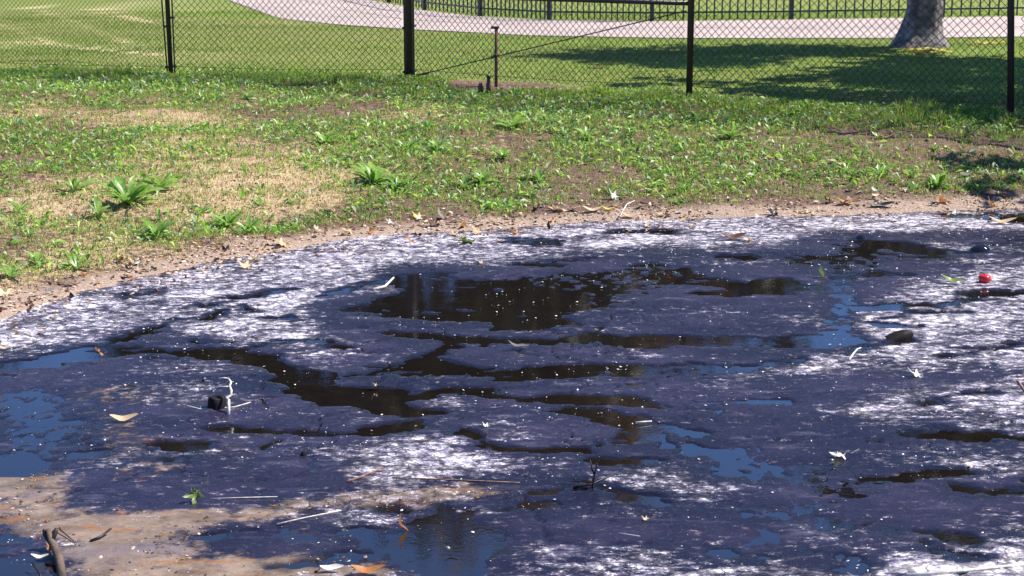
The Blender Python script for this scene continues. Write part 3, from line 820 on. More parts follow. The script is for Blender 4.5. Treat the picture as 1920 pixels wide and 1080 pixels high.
def crown_mesh(name, tips, per, spread, size, m, seed):
    rg = np.random.default_rng(seed)
    t = np.array([tuple(p) for p in tips])
    t = t[rg.random(len(t)) > 0.15]
    c = np.repeat(t, per, 0)
    c = c + rg.normal(0, 1, c.shape) * spread * np.repeat(rg.uniform(.5, 1.2, len(t)), per)[:, None] * np.array([1, 1, .6])
    n = len(c)
    a = rg.normal(0, 1, (n, 3)); a /= np.linalg.norm(a, axis=1)[:, None]
    b_ = np.cross(a, rg.normal(0, 1, (n, 3))); b_ /= np.linalg.norm(b_, axis=1)[:, None]
    s = (size * rg.uniform(.6, 1.3, n))[:, None]
    v = np.stack([c - a * s, c + b_ * s * .55, c + a * s, c - b_ * s * .55], 1).reshape(-1, 3)
    return mesh_np(name, v, [np.arange(n * 4).reshape(n, 4)], m)

TREE = P(1722, 88, LAWN)
tree = link('sycamore_tree', None, loc=(float(TREE[0]), float(TREE[1]), LAWN))
tag(tree, 'thick grey mottled tree trunk standing between the chain-link fence and the path', 'tree')
# trunk: rings with root flare and lumpy bark
rngt = random.Random(5)
nseg, nring = 40, 46
v = []
for i in range(nring):
    zz = -0.1 + i * 0.068
    cxo = 0.02 + 0.05 * zz + 0.015 * math.sin(zz * 3)
    for k in range(nseg):
        a = 2 * math.pi * k / nseg
        flare = 0.20 * math.exp(-max(zz, 0) / 0.22)
        fl = flare * (0.55 + 0.65 * max(0, math.cos(a - 3.5)) + 0.35 * max(0, math.cos(3 * a + 0.6)))
        r = 0.222 + fl
        lump = 0.045 * (float(fbm(np.array([a * 2.2]), np.array([zz * 4.0]), 3, 3)[0]) - 0.5) * 2 + 0.012 * math.sin(5 * a + zz * 3)
        r += lump * 0.7
        v.append((cxo + r * math.cos(a), r * math.sin(a), zz))
idx = np.arange(nseg * nring).reshape(nring, nseg)
nx_ = np.roll(idx, -1, 1)
q = np.stack([idx[:-1].ravel(), nx_[:-1].ravel(), nx_[1:].ravel(), idx[1:].ravel()], 1)
trunk = link('trunk', mesh_np('trunk', v, [q], M['bark'], True), tree)
mb = MB(); tips = []
rr = random.Random(21)
top = Vector((0.19, 0, 2.9))
for dv, L in (((.3, .25, 1.0), 1.8), ((.95, -.1, .8), 2.1), ((.6, -.5, .9), 1.9), ((0.6, .6, .9), 1.9)):
    branches(rr, top - Vector((0, 0, .15)), dv, L, 0.15, 2, mb, tips, 8)
mb.build('limbs', M['bark'], trunk, True)
tag(link('crown', crown_mesh('crown', tips, 26, 0.34, 0.14, M['crown'], 3), tree), kind='stuff')

def park_tree_meshes(seed, hgt, spread, lm, per=20, size=0.33):
    rg = random.Random(seed); mb = MB(); tips = []
    branches(rg, (0, 0, -0.2), (rg.uniform(-.05, .05), rg.uniform(-.05, .05), 1), hgt * 0.38, hgt * 0.022 + .05, 0, mb, [], 9)
    t = mb.v[-1]
    for k in range(6):
        a = k * 1.05 + rg.uniform(-.3, .3)
        branches(rg, (t[0], t[1], hgt * (0.22 + 0.03 * k)), (math.cos(a) * .8, math.sin(a) * .8, rg.uniform(.5, 1.3)), hgt * 0.27, 0.12, 2, mb, tips, 6)
    return mb.mesh('trunk', M['bark_dark'], True), crown_mesh('crown', tips, per, spread, size, lm, seed)
PT = [park_tree_meshes(41, 13, 0.55, M['crown']), park_tree_meshes(52, 12, 0.5, M['crown']), park_tree_meshes(63, 13, 0.6, M['crown_brown']), park_tree_meshes(74, 13, 0.42, M['crown'], 13, 0.27)]
PARK = [(-8.9, 49, 0, 1.27, 'tall leafy park tree beyond the iron fence, mirrored left of centre'), (-3.5, 49, 2, 1.36, 'brownish park tree beyond the iron fence, mirrored in the largest tar puddle'),
        (-0.6, 50, 1, 1.34, 'leafy park tree beyond the iron fence, mirrored behind the brownish one'), (0.8, 49, 2, 1.39, 'brownish park tree beyond the iron fence, mirrored right of the large puddle'),
        (4.6, 52, 2, 1.0, 'brownish low park tree beyond the iron fence, just left of the sky gap'),
        (7.3, 57, 1, 1.08, 'lower leafy park tree beyond the iron fence, left of the sky gap'),
        (9.9, 58, 0, 0.92, 'low leafy park tree beyond the iron fence, in the middle of the sky gap'),
        (12.6, 56, 1, 0.95, 'low leafy park tree beyond the iron fence, right of the sky gap'),
        (17.3, 49, 0, 1.16, 'leafy park tree beyond the iron fence, mirrored at far right'),
        (-18.6, 49, 1, 1.20, 'leafy park tree beyond the iron fence, mirrored at far left'), (-5.0, 65, 1, 1.06, 'farther park tree beyond the iron fence, left of centre'),
        (5.6, 69, 2, 1.06, 'farther brownish park tree beyond the iron fence, right of centre'), (22.4, 67, 1, 1.18, 'farther park tree beyond the iron fence at far right'),
        (-13.4, 74, 0, 0.94, 'farther park tree beyond the iron fence at far left'), (12.9, 84, 0, 0.88, 'farthest park tree beyond the iron fence, in the gap at right')]
for x, y, k, s, lab in PARK:
    t = link('park_tree', None, loc=(x, y, LAWN), rot=(0, 0, x * 1.7), scl=(s * (.58 if k == 2 else .74), s * (.58 if k == 2 else .74), s * 1.04))
    tag(t, lab, 'tree', 'park trees beyond the iron fence')
    link('trunk', PT[k][0], t)
    tag(link('crown', PT[k][1], t), kind='stuff')
for x, y, k, sc_, rz, lab in ((9.6, 15.3, 3, 0.5, 1.0, 'shade tree just outside the right edge, casting shade on the corner of the bank'),
                              (7.9, 18.7, 3, 0.56, 0.4, 'shade tree just outside the right edge, nearest to the fence corner'),
                              (9.2, 20.2, 3, 0.66, 2.0, 'shade tree just outside the right edge, casting shade on the lawn behind the fence')):
    t = link('shade_tree', None, loc=(x, y, LAWN), rot=(0, 0, rz), scl=sc_)
    tag(t, lab, 'tree', 'shade trees outside the right edge')
    link('trunk', PT[k][0], t); tag(link('crown', PT[k][1], t), kind='stuff')

# ------------------------------------------------------------------ small posts by the fence
sp = P(930, 160, LAWN)
s = link('stub_post', None, loc=(float(sp[0]), float(sp[1]), TZ(sp[0], sp[1])))
tag(s, 'short rusty pipe post with a flat cap behind the sagging truss rod', 'post')
MB().tube([(0, 0, -0.05), (0.006, 0, 0.61)], 0.017, 10).build('pipe', M['rust'], s, True)
MB().box((-0.012, 0, 0.62), (0.042, 0.02, 0.013)).build('cap', M['rust'], s)
for px, lab, hh, cap in ((901, 'shorter rusty sprinkler riser in the grass left of the stub post', 0.15, False), (916, 'black-capped sprinkler riser in the grass beside the stub post', 0.2, True)):
    p = P(px, 172, LAWN)
    o = link('sprinkler_riser', None, loc=(float(p[0]), float(p[1]), TZ(p[0], p[1])))
    tag(o, lab, 'sprinkler', 'sprinkler risers by the fence')
    MB().tube([(0, 0, -0.03), (0, 0, hh * .55), (0, 0, hh * .6), (0, 0, hh * .82)], [0.026, 0.026, 0.02, 0.017], 10).build('pipe', M['rust'], o, True)
    if cap:
        MB().tube([(0, 0, hh * .82), (0, 0, hh * .88), (0, 0, hh)], [0.012, 0.022, 0.018], 10).build('nozzle', M['iron'], o, True)

# ------------------------------------------------------------------ grass
def in_view(x, y, z, mx=260, my=160):
    zc = y * CT - (z - CAM_H) * ST
    px = 960 + F * x / zc
    py = 540 - F * ((z - CAM_H) * CT + y * ST) / zc
    return (px > -mx) & (px < 1920 + mx) & (py > -my) & (py < 1080 + my)

def blades(x, y, z, hgt, wid, lean, colr, rg):
    n = len(x)
    az = rg.uniform(0, 6.283, n); la = rg.uniform(0, 6.283, n)
    wx_, wy_ = np.cos(az) * wid / 2, np.sin(az) * wid / 2
    lx, ly = np.cos(la) * lean * hgt, np.sin(la) * lean * hgt
    b0 = np.stack([x - wx_, y - wy_, z - 0.01], 1); b1 = np.stack([x + wx_, y + wy_, z - 0.01], 1)
    m0 = np.stack([x - wx_ * .8 + lx * .3, y - wy_ * .8 + ly * .3, z + hgt * .6], 1); m1 = np.stack([x + wx_ * .8 + lx * .3, y + wy_ * .8 + ly * .3, z + hgt * .6], 1)
    tp = np.stack([x + lx, y + ly, z + hgt * (1 - 0.35 * lean)], 1)
    V = np.stack([b0, b1, m0, m1, tp], 1).reshape(-1, 3)
    i = np.arange(n)[:, None] * 5
    return V, i + np.array([[0, 1, 3, 2]]), i + np.array([[2, 3, 4]]), np.repeat(colr, 5, 0)

def leaflets(x, y, z, L, wid, rg, colr):
    """small folded leaves of creeping weeds"""
    n = len(x)
    az = rg.uniform(0, 6.283, n); el = rg.uniform(0.05, 1.1, n)
    d = np.stack([np.cos(az) * np.cos(el), np.sin(az) * np.cos(el), np.sin(el)], 1)
    s = np.stack([-np.sin(az), np.cos(az), rg.uniform(-.4, .4, n)], 1)
    b = np.stack([x, y, z], 1)
    mid = b + d * (L * .55)[:, None]
    tip = b + d * L[:, None] - np.array([0, 0, 1]) * (L * .25)[:, None]
    V = np.stack([b, mid + s * (wid / 2)[:, None] + [0, 0, .004], tip, mid - s * (wid / 2)[:, None] + [0, 0, .004]], 1).reshape(-1, 3)
    i = np.arange(n)[:, None] * 4
    return V, i + np.array([[0, 1, 2, 3]]), np.repeat(colr, 4, 0)

def gcol(n, rg, greens, jit=0.25):
    g = np.array(greens)[rg.integers(0, len(greens), n)]
    return np.clip(g * rg.uniform(1 - jit, 1 + jit, (n, 1)), 0, 1)

def cover(x, y):
    """how densely weeds and grass cover the bank, 0..1"""
    h, s, bf = terrain(x, y)
    c = 0.60 + (fbm(x * 1.5, y * 1.5, 501, 4) - 0.5) * 2.0 + (fbm(x * 7, y * 7, 507, 3) - 0.5) * 0.9 + patches(x, y, GREEN, 0.28) - patches(x, y, BARE, 0.25)
    c = np.maximum(c, 0.12 + 0.45 * sstep(.46, .66, fbm(x * 5, y * 5, 513, 3)))
    c = c * sstep(0.16, 0.5, s + (fbm(x * 4, y * 4, 521, 3) - 0.5) * 0.4)
    return np.clip(c, 0, 1), h, s, bf

N0 = 620000
x = RNG.uniform(-6.3, 6.3, N0); y = RNG.uniform(7.5, 20.5, N0)
keep = in_view(x, y, np.full(N0, 0.25)); x, y = x[keep], y[keep]
sd = -poly_sdf(x, y, POOLPOLY); bf = beyond_fence(x, y)
k = (sd > 0.14) & (bf < 0.35) & (patches(x, y, LAWN_BARE, LAWN) < 0.4); x, y = x[k], y[k]
c, h, s, bf = cover(x, y)
clump = fbm(x * 9, y * 9, 541, 3)
acc = RNG.random(len(x)) < np.clip(c * 1.15 * sstep(0.30, 0.62, clump + c * 0.25), 0, 1)
x, y, h, c, bf, s = x[acc], y[acc], h[acc], c[acc], bf[acc], s[acc]
n = len(x)
print('bank blades', n)
tall = np.clip(0.5 + c, .5, 1.4) * np.exp(-((bf + 0.15) / 0.5) ** 2) * 0.6 + 0.75
hg = RNG.uniform(0.015, 0.055, n) * tall * (1 + 1.3 * sstep(.55, .75, fbm(x * 2.2, y * 2.2, 561, 3)) * (bf > -1.2))
colr = gcol(n, RNG, [(0.19, 0.36, 0.035), (0.31, 0.48, 0.05), (0.11, 0.24, 0.035), (0.42, 0.52, 0.07), (0.48, 0.5, 0.13)])
dryb = RNG.random(n) < np.clip(0.12 + 0.25 * (1 - c), 0, 1)
colr[dryb] = gcol(int(dryb.sum()), RNG, [(0.42, 0.33, 0.15), (0.5, 0.4, 0.24)])
V1, q1, t1, c1 = blades(x, y, h, hg, RNG.uniform(0.003, 0.008, n), RNG.uniform(0.1, 0.9, n), colr, RNG)
tag(link('bank_grass', mesh_np('bank_grass', V1, [q1, t1], M['grass'], col=c1)), 'patchy green grass and clover growing over the bank below the fence', 'grass', kind='stuff')
N4 = 260000
xd = RNG.uniform(-6.3, 6.3, N4); yd = RNG.uniform(7.5, 20.0, N4)
kd = in_view(xd, yd, np.full(N4, 0.25)); xd, yd = xd[kd], yd[kd]
hd, sdd, bd = terrain(xd, yd)
dv = 0.35 + patches(xd, yd, DRY, 0.25) - patches(xd, yd, DARKSOIL_SHADE, 0.25) * 0.5 + (fbm(xd * 2, yd * 2, 811, 3) - .5)
kd = (sdd > 0.15) & (bd < 0.2) & (RNG.random(len(xd)) < np.clip(dv, 0.08, 1)); xd, yd, hd = xd[kd], yd[kd], hd[kd]
nd4 = len(xd)
V4, q4, t4, c4 = blades(xd, yd, hd, RNG.uniform(0.008, 0.04, nd4), RNG.uniform(0.003, 0.007, nd4), RNG.uniform(0.6, 2.2, nd4), gcol(nd4, RNG, [(0.60, 0.44, 0.26), (0.42, 0.28, 0.16), (0.75, 0.60, 0.42), (0.16, 0.10, 0.06), (0.3, 0.33, 0.1)]), RNG)
tag(link('dry_thatch', mesh_np('dry_thatch', V4, [q4, t4], M['grass'], col=c4)), 'dry straw-coloured thatch lying over the bare soil of the bank', 'dry grass', kind='stuff')
# creeping broad leaves
pk = RNG.random(n) < 0.24 * np.clip(c, 0, 1)
xl, yl, hl, cl = x[pk], y[pk], h[pk], c[pk]
n = len(xl)
Ls = 0.02 + 0.075 * RNG.random(n) ** 2.0
V2, q2, c2 = leaflets(xl, yl, hl + RNG.uniform(0.0, 0.03, n), Ls, Ls * RNG.uniform(.18, .48, n), RNG, gcol(n, RNG, [(0.13, 0.31, 0.04), (0.24, 0.47, 0.06), (0.42, 0.6, 0.09), (0.09, 0.22, 0.06), (0.52, 0.58, 0.35)]))
M['weedcover'] = grassmat('weed_cover', 0.5, 0.4, 0.3)
tag(link('weed_cover', mesh_np('weed_cover', V2, [q2], M['weedcover'], col=c2)), 'low glossy broad weed leaves spread through the grass of the bank', 'weeds', kind='stuff')
# lawn
N1 = 330000
x = RNG.uniform(-9.5, 9.5, N1); y = 15 + (33 - 15) * RNG.random(N1) ** 1.3
k = in_view(x, y, np.full(N1, .4), 200, 100); x, y = x[k], y[k]
bf = beyond_fence(x, y)
PATHPOLY = [tuple(p) for p in rn] + [tuple(p) for p in rf[::-1]]
pd = poly_sdf(x, y, PATHPOLY[::3])
k = (bf > 0.1) & (pd < 0.02); x, y, bf = x[k], y[k], bf[k]
lbv = patches(x, y, LAWN_BARE, LAWN); mo = np.zeros_like(x)
for mw in MOW: mo = np.maximum(mo, np.exp(-(seg_dist(x, y, mw) / 0.10) ** 2))
k = RNG.random(len(x)) < (1 - np.clip(lbv * 1.3, 0, 1)) * (1 - 0.35 * mo); x, y, mo = x[k], y[k], mo[k]
h = terrain(x, y)[0]; n = len(x)
print('lawn blades', n)
tone = fbm(x * 0.35, y * 0.8, 601, 3)[:, None]
colr = gcol(n, RNG, [(0.18, 0.33, 0.03), (0.27, 0.42, 0.05), (0.13, 0.27, 0.03), (0.38, 0.46, 0.09)])
yl = (RNG.random(n) < np.clip(0.12 + (tone[:, 0] - .30) * 1.4 * sstep(1, -3, x), 0, .7) + mo * .4)
colr = colr * (0.35 + 1.25 * fbm(x * 0.35, y * 1.3, 621, 4))[:, None]
colr[yl] = gcol(int(yl.sum()), RNG, [(0.5, 0.46, 0.16), (0.6, 0.5, 0.26)])
V3, q3, t3, c3 = blades(x, y, h, RNG.uniform(0.010, 0.028, n), RNG.uniform(0.006, 0.012, n), RNG.uniform(0.1, 1.0, n), colr, RNG)
tag(link('lawn_grass', mesh_np('lawn_grass', V3, [q3, t3], M['grass'], col=c3)), 'mown green lawn between the chain-link fence and the path', 'grass', kind='stuff')

# ------------------------------------------------------------------ litter crumbs and painted glints
def crumbs(name, x, y, z, size, colr, m, label, cat):
    n = len(x); rg = RNG
    az = rg.uniform(0, 6.283, n)
    a = np.stack([np.cos(az), np.sin(az), rg.uniform(-.25, .35, n)], 1) * size[:, None]
    b_ = np.stack([-np.sin(az), np.cos(az), rg.uniform(-.3, .3, n)], 1) * (size * rg.uniform(.3, .8, n))[:, None]
    c = np.stack([x, y, z], 1); up = np.array([0, 0, 1.0]) * (size * .35)[:, None]
    V = np.stack([c - a, c - b_, c + a, c + b_, c + up], 1).reshape(-1, 3)
    i = np.arange(n)[:, None] * 5
    t = np.concatenate([i + np.array([[0, 1, 4]]), i + np.array([[1, 2, 4]]), i + np.array([[2, 3, 4]]), i + np.array([[3, 0, 4]])])
    tag(link(name, mesh_np(name, V, [t], m, col=np.repeat(colr, 5, 0))), label, cat, kind='stuff')

N2 = 120000
x = RNG.uniform(-4.5, 4.8, N2); y = RNG.uniform(7.5, 13.5, N2)
s = -poly_sdf(x, y, POOLPOLY)
pr = np.exp(-((s - 0.02) / 0.34) ** 2) * 0.45 + 0.12 * (s > 0) * (s < 2.0)
k = RNG.random(N2) < pr * np.clip(fbm(x * 3, y * 3, 701) * 1.6 - .3, 0, 1)
x, y = x[k], y[k]; h = np.maximum(terrain(x, y)[0], 0.006); n = len(x)
crumbs('leaf_litter', x, y, h + 0.003, RNG.uniform(0.006, 0.022, n), gcol(n, RNG, [(0.4, 0.25, 0.14), (0.55, 0.4, 0.28), (0.14, 0.07, 0.045), (0.65, 0.55, 0.45), (0.05, 0.03, 0.025)]), M['crumb'], 'fine crumbled leaf litter along the shore of the tar', 'leaf litter')
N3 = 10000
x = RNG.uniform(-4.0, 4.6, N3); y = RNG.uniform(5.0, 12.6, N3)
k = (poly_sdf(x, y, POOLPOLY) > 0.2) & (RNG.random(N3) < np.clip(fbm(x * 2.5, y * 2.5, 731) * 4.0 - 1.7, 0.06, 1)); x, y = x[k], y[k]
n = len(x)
crumbs('glint_flecks', x, y, np.full(n, 0.007), (0.002 + 0.006 * RNG.random(n) ** 3.2) * (0.6 + y / 14), np.repeat(np.array([[.85, .84, .86]]), n, 0), M['glint_white'], 'scattered tiny white flecks standing in for sun glints on the tar', 'flecks')

sp_ = W2(SILT[0][0]); N5 = 30000
x = RNG.uniform(-2.4, 0.4, N5); y = RNG.uniform(5.0, 7.2, N5)
k = (poly_sdf(x, y, sp_) > -0.02) & (RNG.random(N5) < np.clip(fbm(x * 5, y * 6, 751, 3) * 2.4 - .9, 0.02, 1) * .55); x, y = x[k], y[k]; n = len(x)
crumbs('mud_grit', x, y, np.full(n, 0.009), 0.002 + 0.010 * RNG.random(n) ** 3, gcol(n, RNG, [(0.10, 0.06, 0.04), (0.34, 0.22, 0.13), (0.05, 0.03, 0.025), (0.6, 0.5, 0.4), (0.25, 0.12, 0.04)]), M['crumb'], 'fine grit and crumbs lying on the tan silt', 'grit')
# ------------------------------------------------------------------ leaves
def lobed_leaf(name, m, curl=0.25, seed=0, cup=0.2):
    rg = random.Random(seed)
    nA = 40; V = [(0, 0, 0)]; ringf = (0.5, 1.0)
    def rad(a):
        f_ = (a * 5 / (2 * math.pi)) % 1.0
        l = abs(2 * f_ - 1)
        back = 0.75 + 0.25 * math.cos(a - math.pi)
        return (0.20 + 0.32 * l ** 1.3) * back + rg.uniform(-.025, .025)
    rads = [rad(2 * math.pi * k / nA) for k in range(nA)]
    for f in ringf:
        for k in range(nA):
            a = 2 * math.pi * k / nA
            r = rads[k] * f if f > .6 else (0.25 * .5 + rads[k] * .25)
            x, y = r * math.cos(a) * 1.1, r * math.sin(a)
            z = curl * (x * x * 0.9 - 0.9 * x * x * x) + cup * (y * y * .9 + .8 * y * abs(y) * math.sin(seed)) + 0.07 * math.sin(3 * a + seed * 2) * f * f + .04 * math.sin(7 * a + seed) * f
            V.append((x, y, z))
    Fc = [(0, 1 + k, 1 + (k + 1) % nA) for k in range(nA)]
    Fc += [(1 + k, 1 + nA + k, 1 + nA + (k + 1) % nA, 1 + (k + 1) % nA) for k in range(nA)]
    me = bpy.data.meshes.new(name); 
    b0 = len(V); st = [(0.50, 0, .03 * curl + .1 * curl), (0.72, 0.03, .12), (0.92, 0.1, .16)]
    for (sx, sy, sz) in st: V += [(sx, sy - .012, sz), (sx, sy + .012, sz), (sx, sy, sz + .018)]
    for i in range(2):
        o_ = b0 + i * 3
        for kk in range(3): Fc.append((o_ + kk, o_ + (kk + 1) % 3, o_ + 3 + (kk + 1) % 3, o_ + 3 + kk))
    me.from_pydata(V, [], Fc); me.materials.append(m)
    for p in me.polygons: p.use_smooth = True
    me.update()
    return me

def oval_leaf(name, m, wid=0.38, curl=0.3, fold=0.25, seed=0):
    V = []; Fc = []; ns = 7
    for i in range(ns):
        t = i / (ns - 1); x = t - .5
        wv_ = wid * math.sin(math.pi * min(max(t, .03), .97)) ** .8 / 2
        zc = curl * (x * x * 1.6) + .03 * math.sin(9 * t + seed)
        V += [(x, -wv_, zc + fold * wv_), (x, 0, zc), (x, wv_, zc + fold * wv_ * (1.2 + .4 * math.sin(seed + i)))]
    for i in range(ns - 1):
        a = i * 3
        Fc += [(a, a + 3, a + 4, a + 1), (a + 1, a + 4, a + 5, a + 2)]
    me = bpy.data.meshes.new(name); me.from_pydata(V, [], Fc); me.materials.append(m)
    for p in me.polygons: p.use_smooth = True
    me.update()
    return me

LM = {}
for mk in ('tan_leaf', 'pale_leaf', 'orange_leaf', 'brown_leaf', 'dark_leaf', 'green_leaf', 'yellow_leaf'):
    LM[mk] = [lobed_leaf(mk, M[mk], 0.3, 1, .25), lobed_leaf(mk, M[mk], 0.7, 2, .5), oval_leaf(mk, M[mk], .42, .5, .35, 1), oval_leaf(mk, M[mk], .34, .4, .5, 2)]

def leaf(px, py, wpx, mk, var, label, rz=0.0, rx=0.0, ry=0.0, name='fallen_leaf', group='fallen leaves', lift=0.35, sy=1.0):
    p = G(px, py); s = wpx / scale_at(p)
    o = link(name, LM[mk][var], loc=(p[0], p[1], p[2] + 0.006 + lift * s * (abs(math.sin(rx)) + abs(math.sin(ry))) * .5), rot=(rx, ry, rz), scl=(s, s * sy, s))
    tag(o, label, 'leaf', group)
    return o

LEAVES = [
    (233, 791, 52, 'tan_leaf', 2, 'curled tan leaf on dark tar left of the black stump', 0.25, 0.2, 0.0),
    (368, 940, 46, 'green_leaf', 1, 'crumpled green leaf standing in tar beside the tan silt', 0.6, 0.9, -0.7),
    (751, 994, 42, 'orange_leaf', 2, 'upright orange-brown leaf stuck in tar beside the blue puddle', 0.5, 0.15, 1.1),
    (690, 1076, 62, 'orange_leaf', 2, 'glowing orange-tan leaf at the bottom edge on grey silt', 0.1, 0.1, 0.0),
    (622, 1072, 44, 'pale_leaf', 3, 'white curled leaf at the bottom edge on the silt', 0.15, 0.4, 0.0),
    (1576, 857, 44, 'pale_leaf', 0, 'cream leaf beside the blue puddle on the right', 0.3, 0.1, 0.0),
    (1566, 868, 26, 'dark_leaf', 3, 'small dark curled leaf just below the cream leaf by the blue puddle', 0.2, 0.3, 0),
    (972, 656, 44, 'pale_leaf', 3, 'pale yellow curled leaf lying between two dark cracks in the centre', 0.4, -0.3, 0.25),
    (1539, 520, 30, 'green_leaf', 3, 'small bent green leaf at the right end of a dark puddle', 1.1, 0.3, 0.9),
    (1787, 532, 44, 'green_leaf', 2, 'mottled green leaf lying left of the red fruit', -0.2, 0.2, 0.1),
    (1720, 706, 40, 'pale_leaf', 1, 'crumpled pale leaf on the purple tar at right', 0.3, 0.2, 0.1),
    (187, 667, 26, 'orange_leaf', 1, 'small orange leaf standing at the corner of the dark crack', 1.2, 0.6, 0.4),
    (464, 502, 44, 'tan_leaf', 1, 'pale tan lobed leaf on the crust below the brightest upright leaf', 0.4, 0.2, 0.1),
    (364, 443, 46, 'tan_leaf', 0, 'bright tan leaf with a stalk propped up among weeds at the bank foot', 1.3, -0.9, 0.1),
    (14, 554, 50, 'tan_leaf', 1, 'dry tan leaf at the shore by the left edge', 0.1, 0.1, 0.1),
    (10, 656, 26, 'tan_leaf', 2, 'small tan leaf on the pale crust at the left edge', 0.2, 0.1, 0),
    (1152, 374, 34, 'pale_leaf', 1, 'grey-white curled leaf with a dark hollow at the grass edge', 0.5, 0.7, 0.3),
    (1050, 396, 48, 'tan_leaf', 0, 'yellow-tan lobed leaf on bare soil below the grass', 0.3, -0.2, 0.1),
    (1112, 397, 40, 'tan_leaf', 2, 'flat tan leaf on bare soil left of the pale leaning twig', 0.1, 0.1, 0),
    (786, 408, 30, 'yellow_leaf', 1, 'crumpled yellow leaf at the foot of the bank', 0.2, 0.3, 0),
    (824, 412, 34, 'pale_leaf', 3, 'cream curled leaf tip standing at the foot of the bank', 1.0, 0.4, 0.9),
    (815, 424, 40, 'brown_leaf', 1, 'dark crumpled leaves under the cream leaf tip on the shore', 0.3, 0.3, 0.2),
    (768, 454, 28, 'orange_leaf', 1, 'bright orange leaf scrap on the dark shore', 0.8, 0.4, 0.3),
    (880, 455, 52, 'green_leaf', 0, 'pale green lobed leaf on the crust near the shore', 0.5, 0.1, 0.1),
    (897, 440, 32, 'tan_leaf', 1, 'tan leaf resting behind the pale green lobed leaf', 0.2, 0.5, 0.2),
    (1028, 430, 20, 'dark_leaf', 3, 'black leaf tip standing up in the shore crust', 1.3, 0.2, 1.2),
    (960, 410, 26, 'brown_leaf', 1, 'dark cone-like curled leaf on the shore', 0.4, 0.8, 0.5),
    (903, 495, 18, 'tan_leaf', 1, 'tiny tan leaf alone on purple tar above the big puddle', 0.3, 0.2, 0.2),
    (530, 461, 46, 'tan_leaf', 1, 'dry tan leaf on the shore where the grass tongue ends', 0.7, 0.2, 0.2),
    (655, 436, 30, 'tan_leaf', 0, 'tan leaf on the shore below the grass tongue', 0.3, 0.2, 0.1),
    (1860, 388, 28, 'orange_leaf', 1, 'rust-red curled leaf on the shore at far right', 0.2, 0.7, 0.4),
    (1770, 381, 38, 'orange_leaf', 0, 'orange-tan leaf on the shore under the grass edge at right', 0.3, -0.3, 0.2),
    (1585, 383, 36, 'orange_leaf', 2, 'flat rust-brown leaf on the shore right of centre', 0.1, 0.2, 0.1),
    (1655, 388, 44, 'dark_leaf', 2, 'long dark leaf lying on the shore at right', 0.0, 0.2, 0.1),
    (1452, 403, 32, 'dark_leaf', 1, 'blackened curled leaf on the shore crust', 0.1, 0.4, 0.3),
    (1880, 420, 50, 'tan_leaf', 2, 'tan leaf beside the small puddle at the right edge', 0.0, 0.1, 0),
    (1375, 450, 52, 'brown_leaf', 2, 'brown curled leaf on the bleached crust right of centre', 0.2, 0.2, 0),
    (1405, 452, 34, 'tan_leaf', 0, 'tan leaf beside the brown curled leaf on the bleached crust', 0.9, 0.1, 0.1),
    (1662, 260, 34, 'tan_leaf', 2, 'cream leaf in the grass of the bank at right', 0.1, -0.2, 0),
    (1462, 207, 34, 'tan_leaf', 2, 'tan leaf in the weeds just below the fence', 0.1, -0.3, 0),
    (1078, 196, 30, 'pale_leaf', 2, 'pale leaf in the weeds below the truss rod', -0.3, -0.2, 0),
    (1815, 333, 36, 'pale_leaf', 2, 'pale oval leaf slanting in the weeds near the right edge', 0.6, -0.5, 0),
    (1858, 335, 34, 'pale_leaf', 3, 'pale leaf standing in the weeds near the right edge', -0.9, -0.5, 0.3),
    (1813, 258, 26, 'green_leaf', 3, 'grey-green leaf standing upright in the shaded bank', 1.4, -0.2, 1.2),
    (661, 297, 26, 'pale_leaf', 3, 'pale curled leaf on dry soil in the middle of the bank', 0.5, -0.2, 0.2),
    (1140, 395, 26, 'yellow_leaf', 2, 'yellow-brown leaf under the pale leaning twig', 0.1, 0.1, 0.1),
    (1178, 408, 30, 'tan_leaf', 2, 'small cream leaf on the shore at the foot of the leaning twig', 0.2, 0.2, 0.1),
    (1212, 976, 20, 'tan_leaf', 1, 'tiny tan leaf on purple tar right of the blue puddle', 0.2, 0.2, 0),
    (913, 801, 20, 'pale_leaf', 1, 'tiny pale leaf above the curving crack', 0.2, 0.2, 0.1),
    (240, 731, 30, 'dark_leaf', 3, 'dark curled leaf above the tan leaf on dark tar', 0.2, 0.3, 0.3),
    (705, 728, 30, 'dark_leaf', 1, 'black crumpled leaf at the edge of the central dark patch', 0.3, 0.5, 0.3),
    (846, 1035, 26, 'dark_leaf', 2, 'black leaf floating on the blue puddle at the bottom', 0.0, 0.2, 0.1),
    (1560, 208, 22, 'brown_leaf', 1, 'brown leaf in the shaded weeds under the tree shadow', 0.3, 0.2, 0.1),
    (1570, 86, 22, 'pale_leaf', 2, 'pale leaf on the lawn left of the tree', 0.3, -0.4, 0.1),
    (1342, 98, 16, 'pale_leaf', 2, 'small pale leaf on the lawn right of the third post', 0.1, -0.4, 0.1),
    (1122, 127, 18, 'orange_leaf', 2, 'small orange leaf on the lawn behind the truss rod', 0.1, -0.3, 0.1),
]
for a in LEAVES:
    leaf(*a[:6], rz=a[6], rx=a[7], ry=a[8])
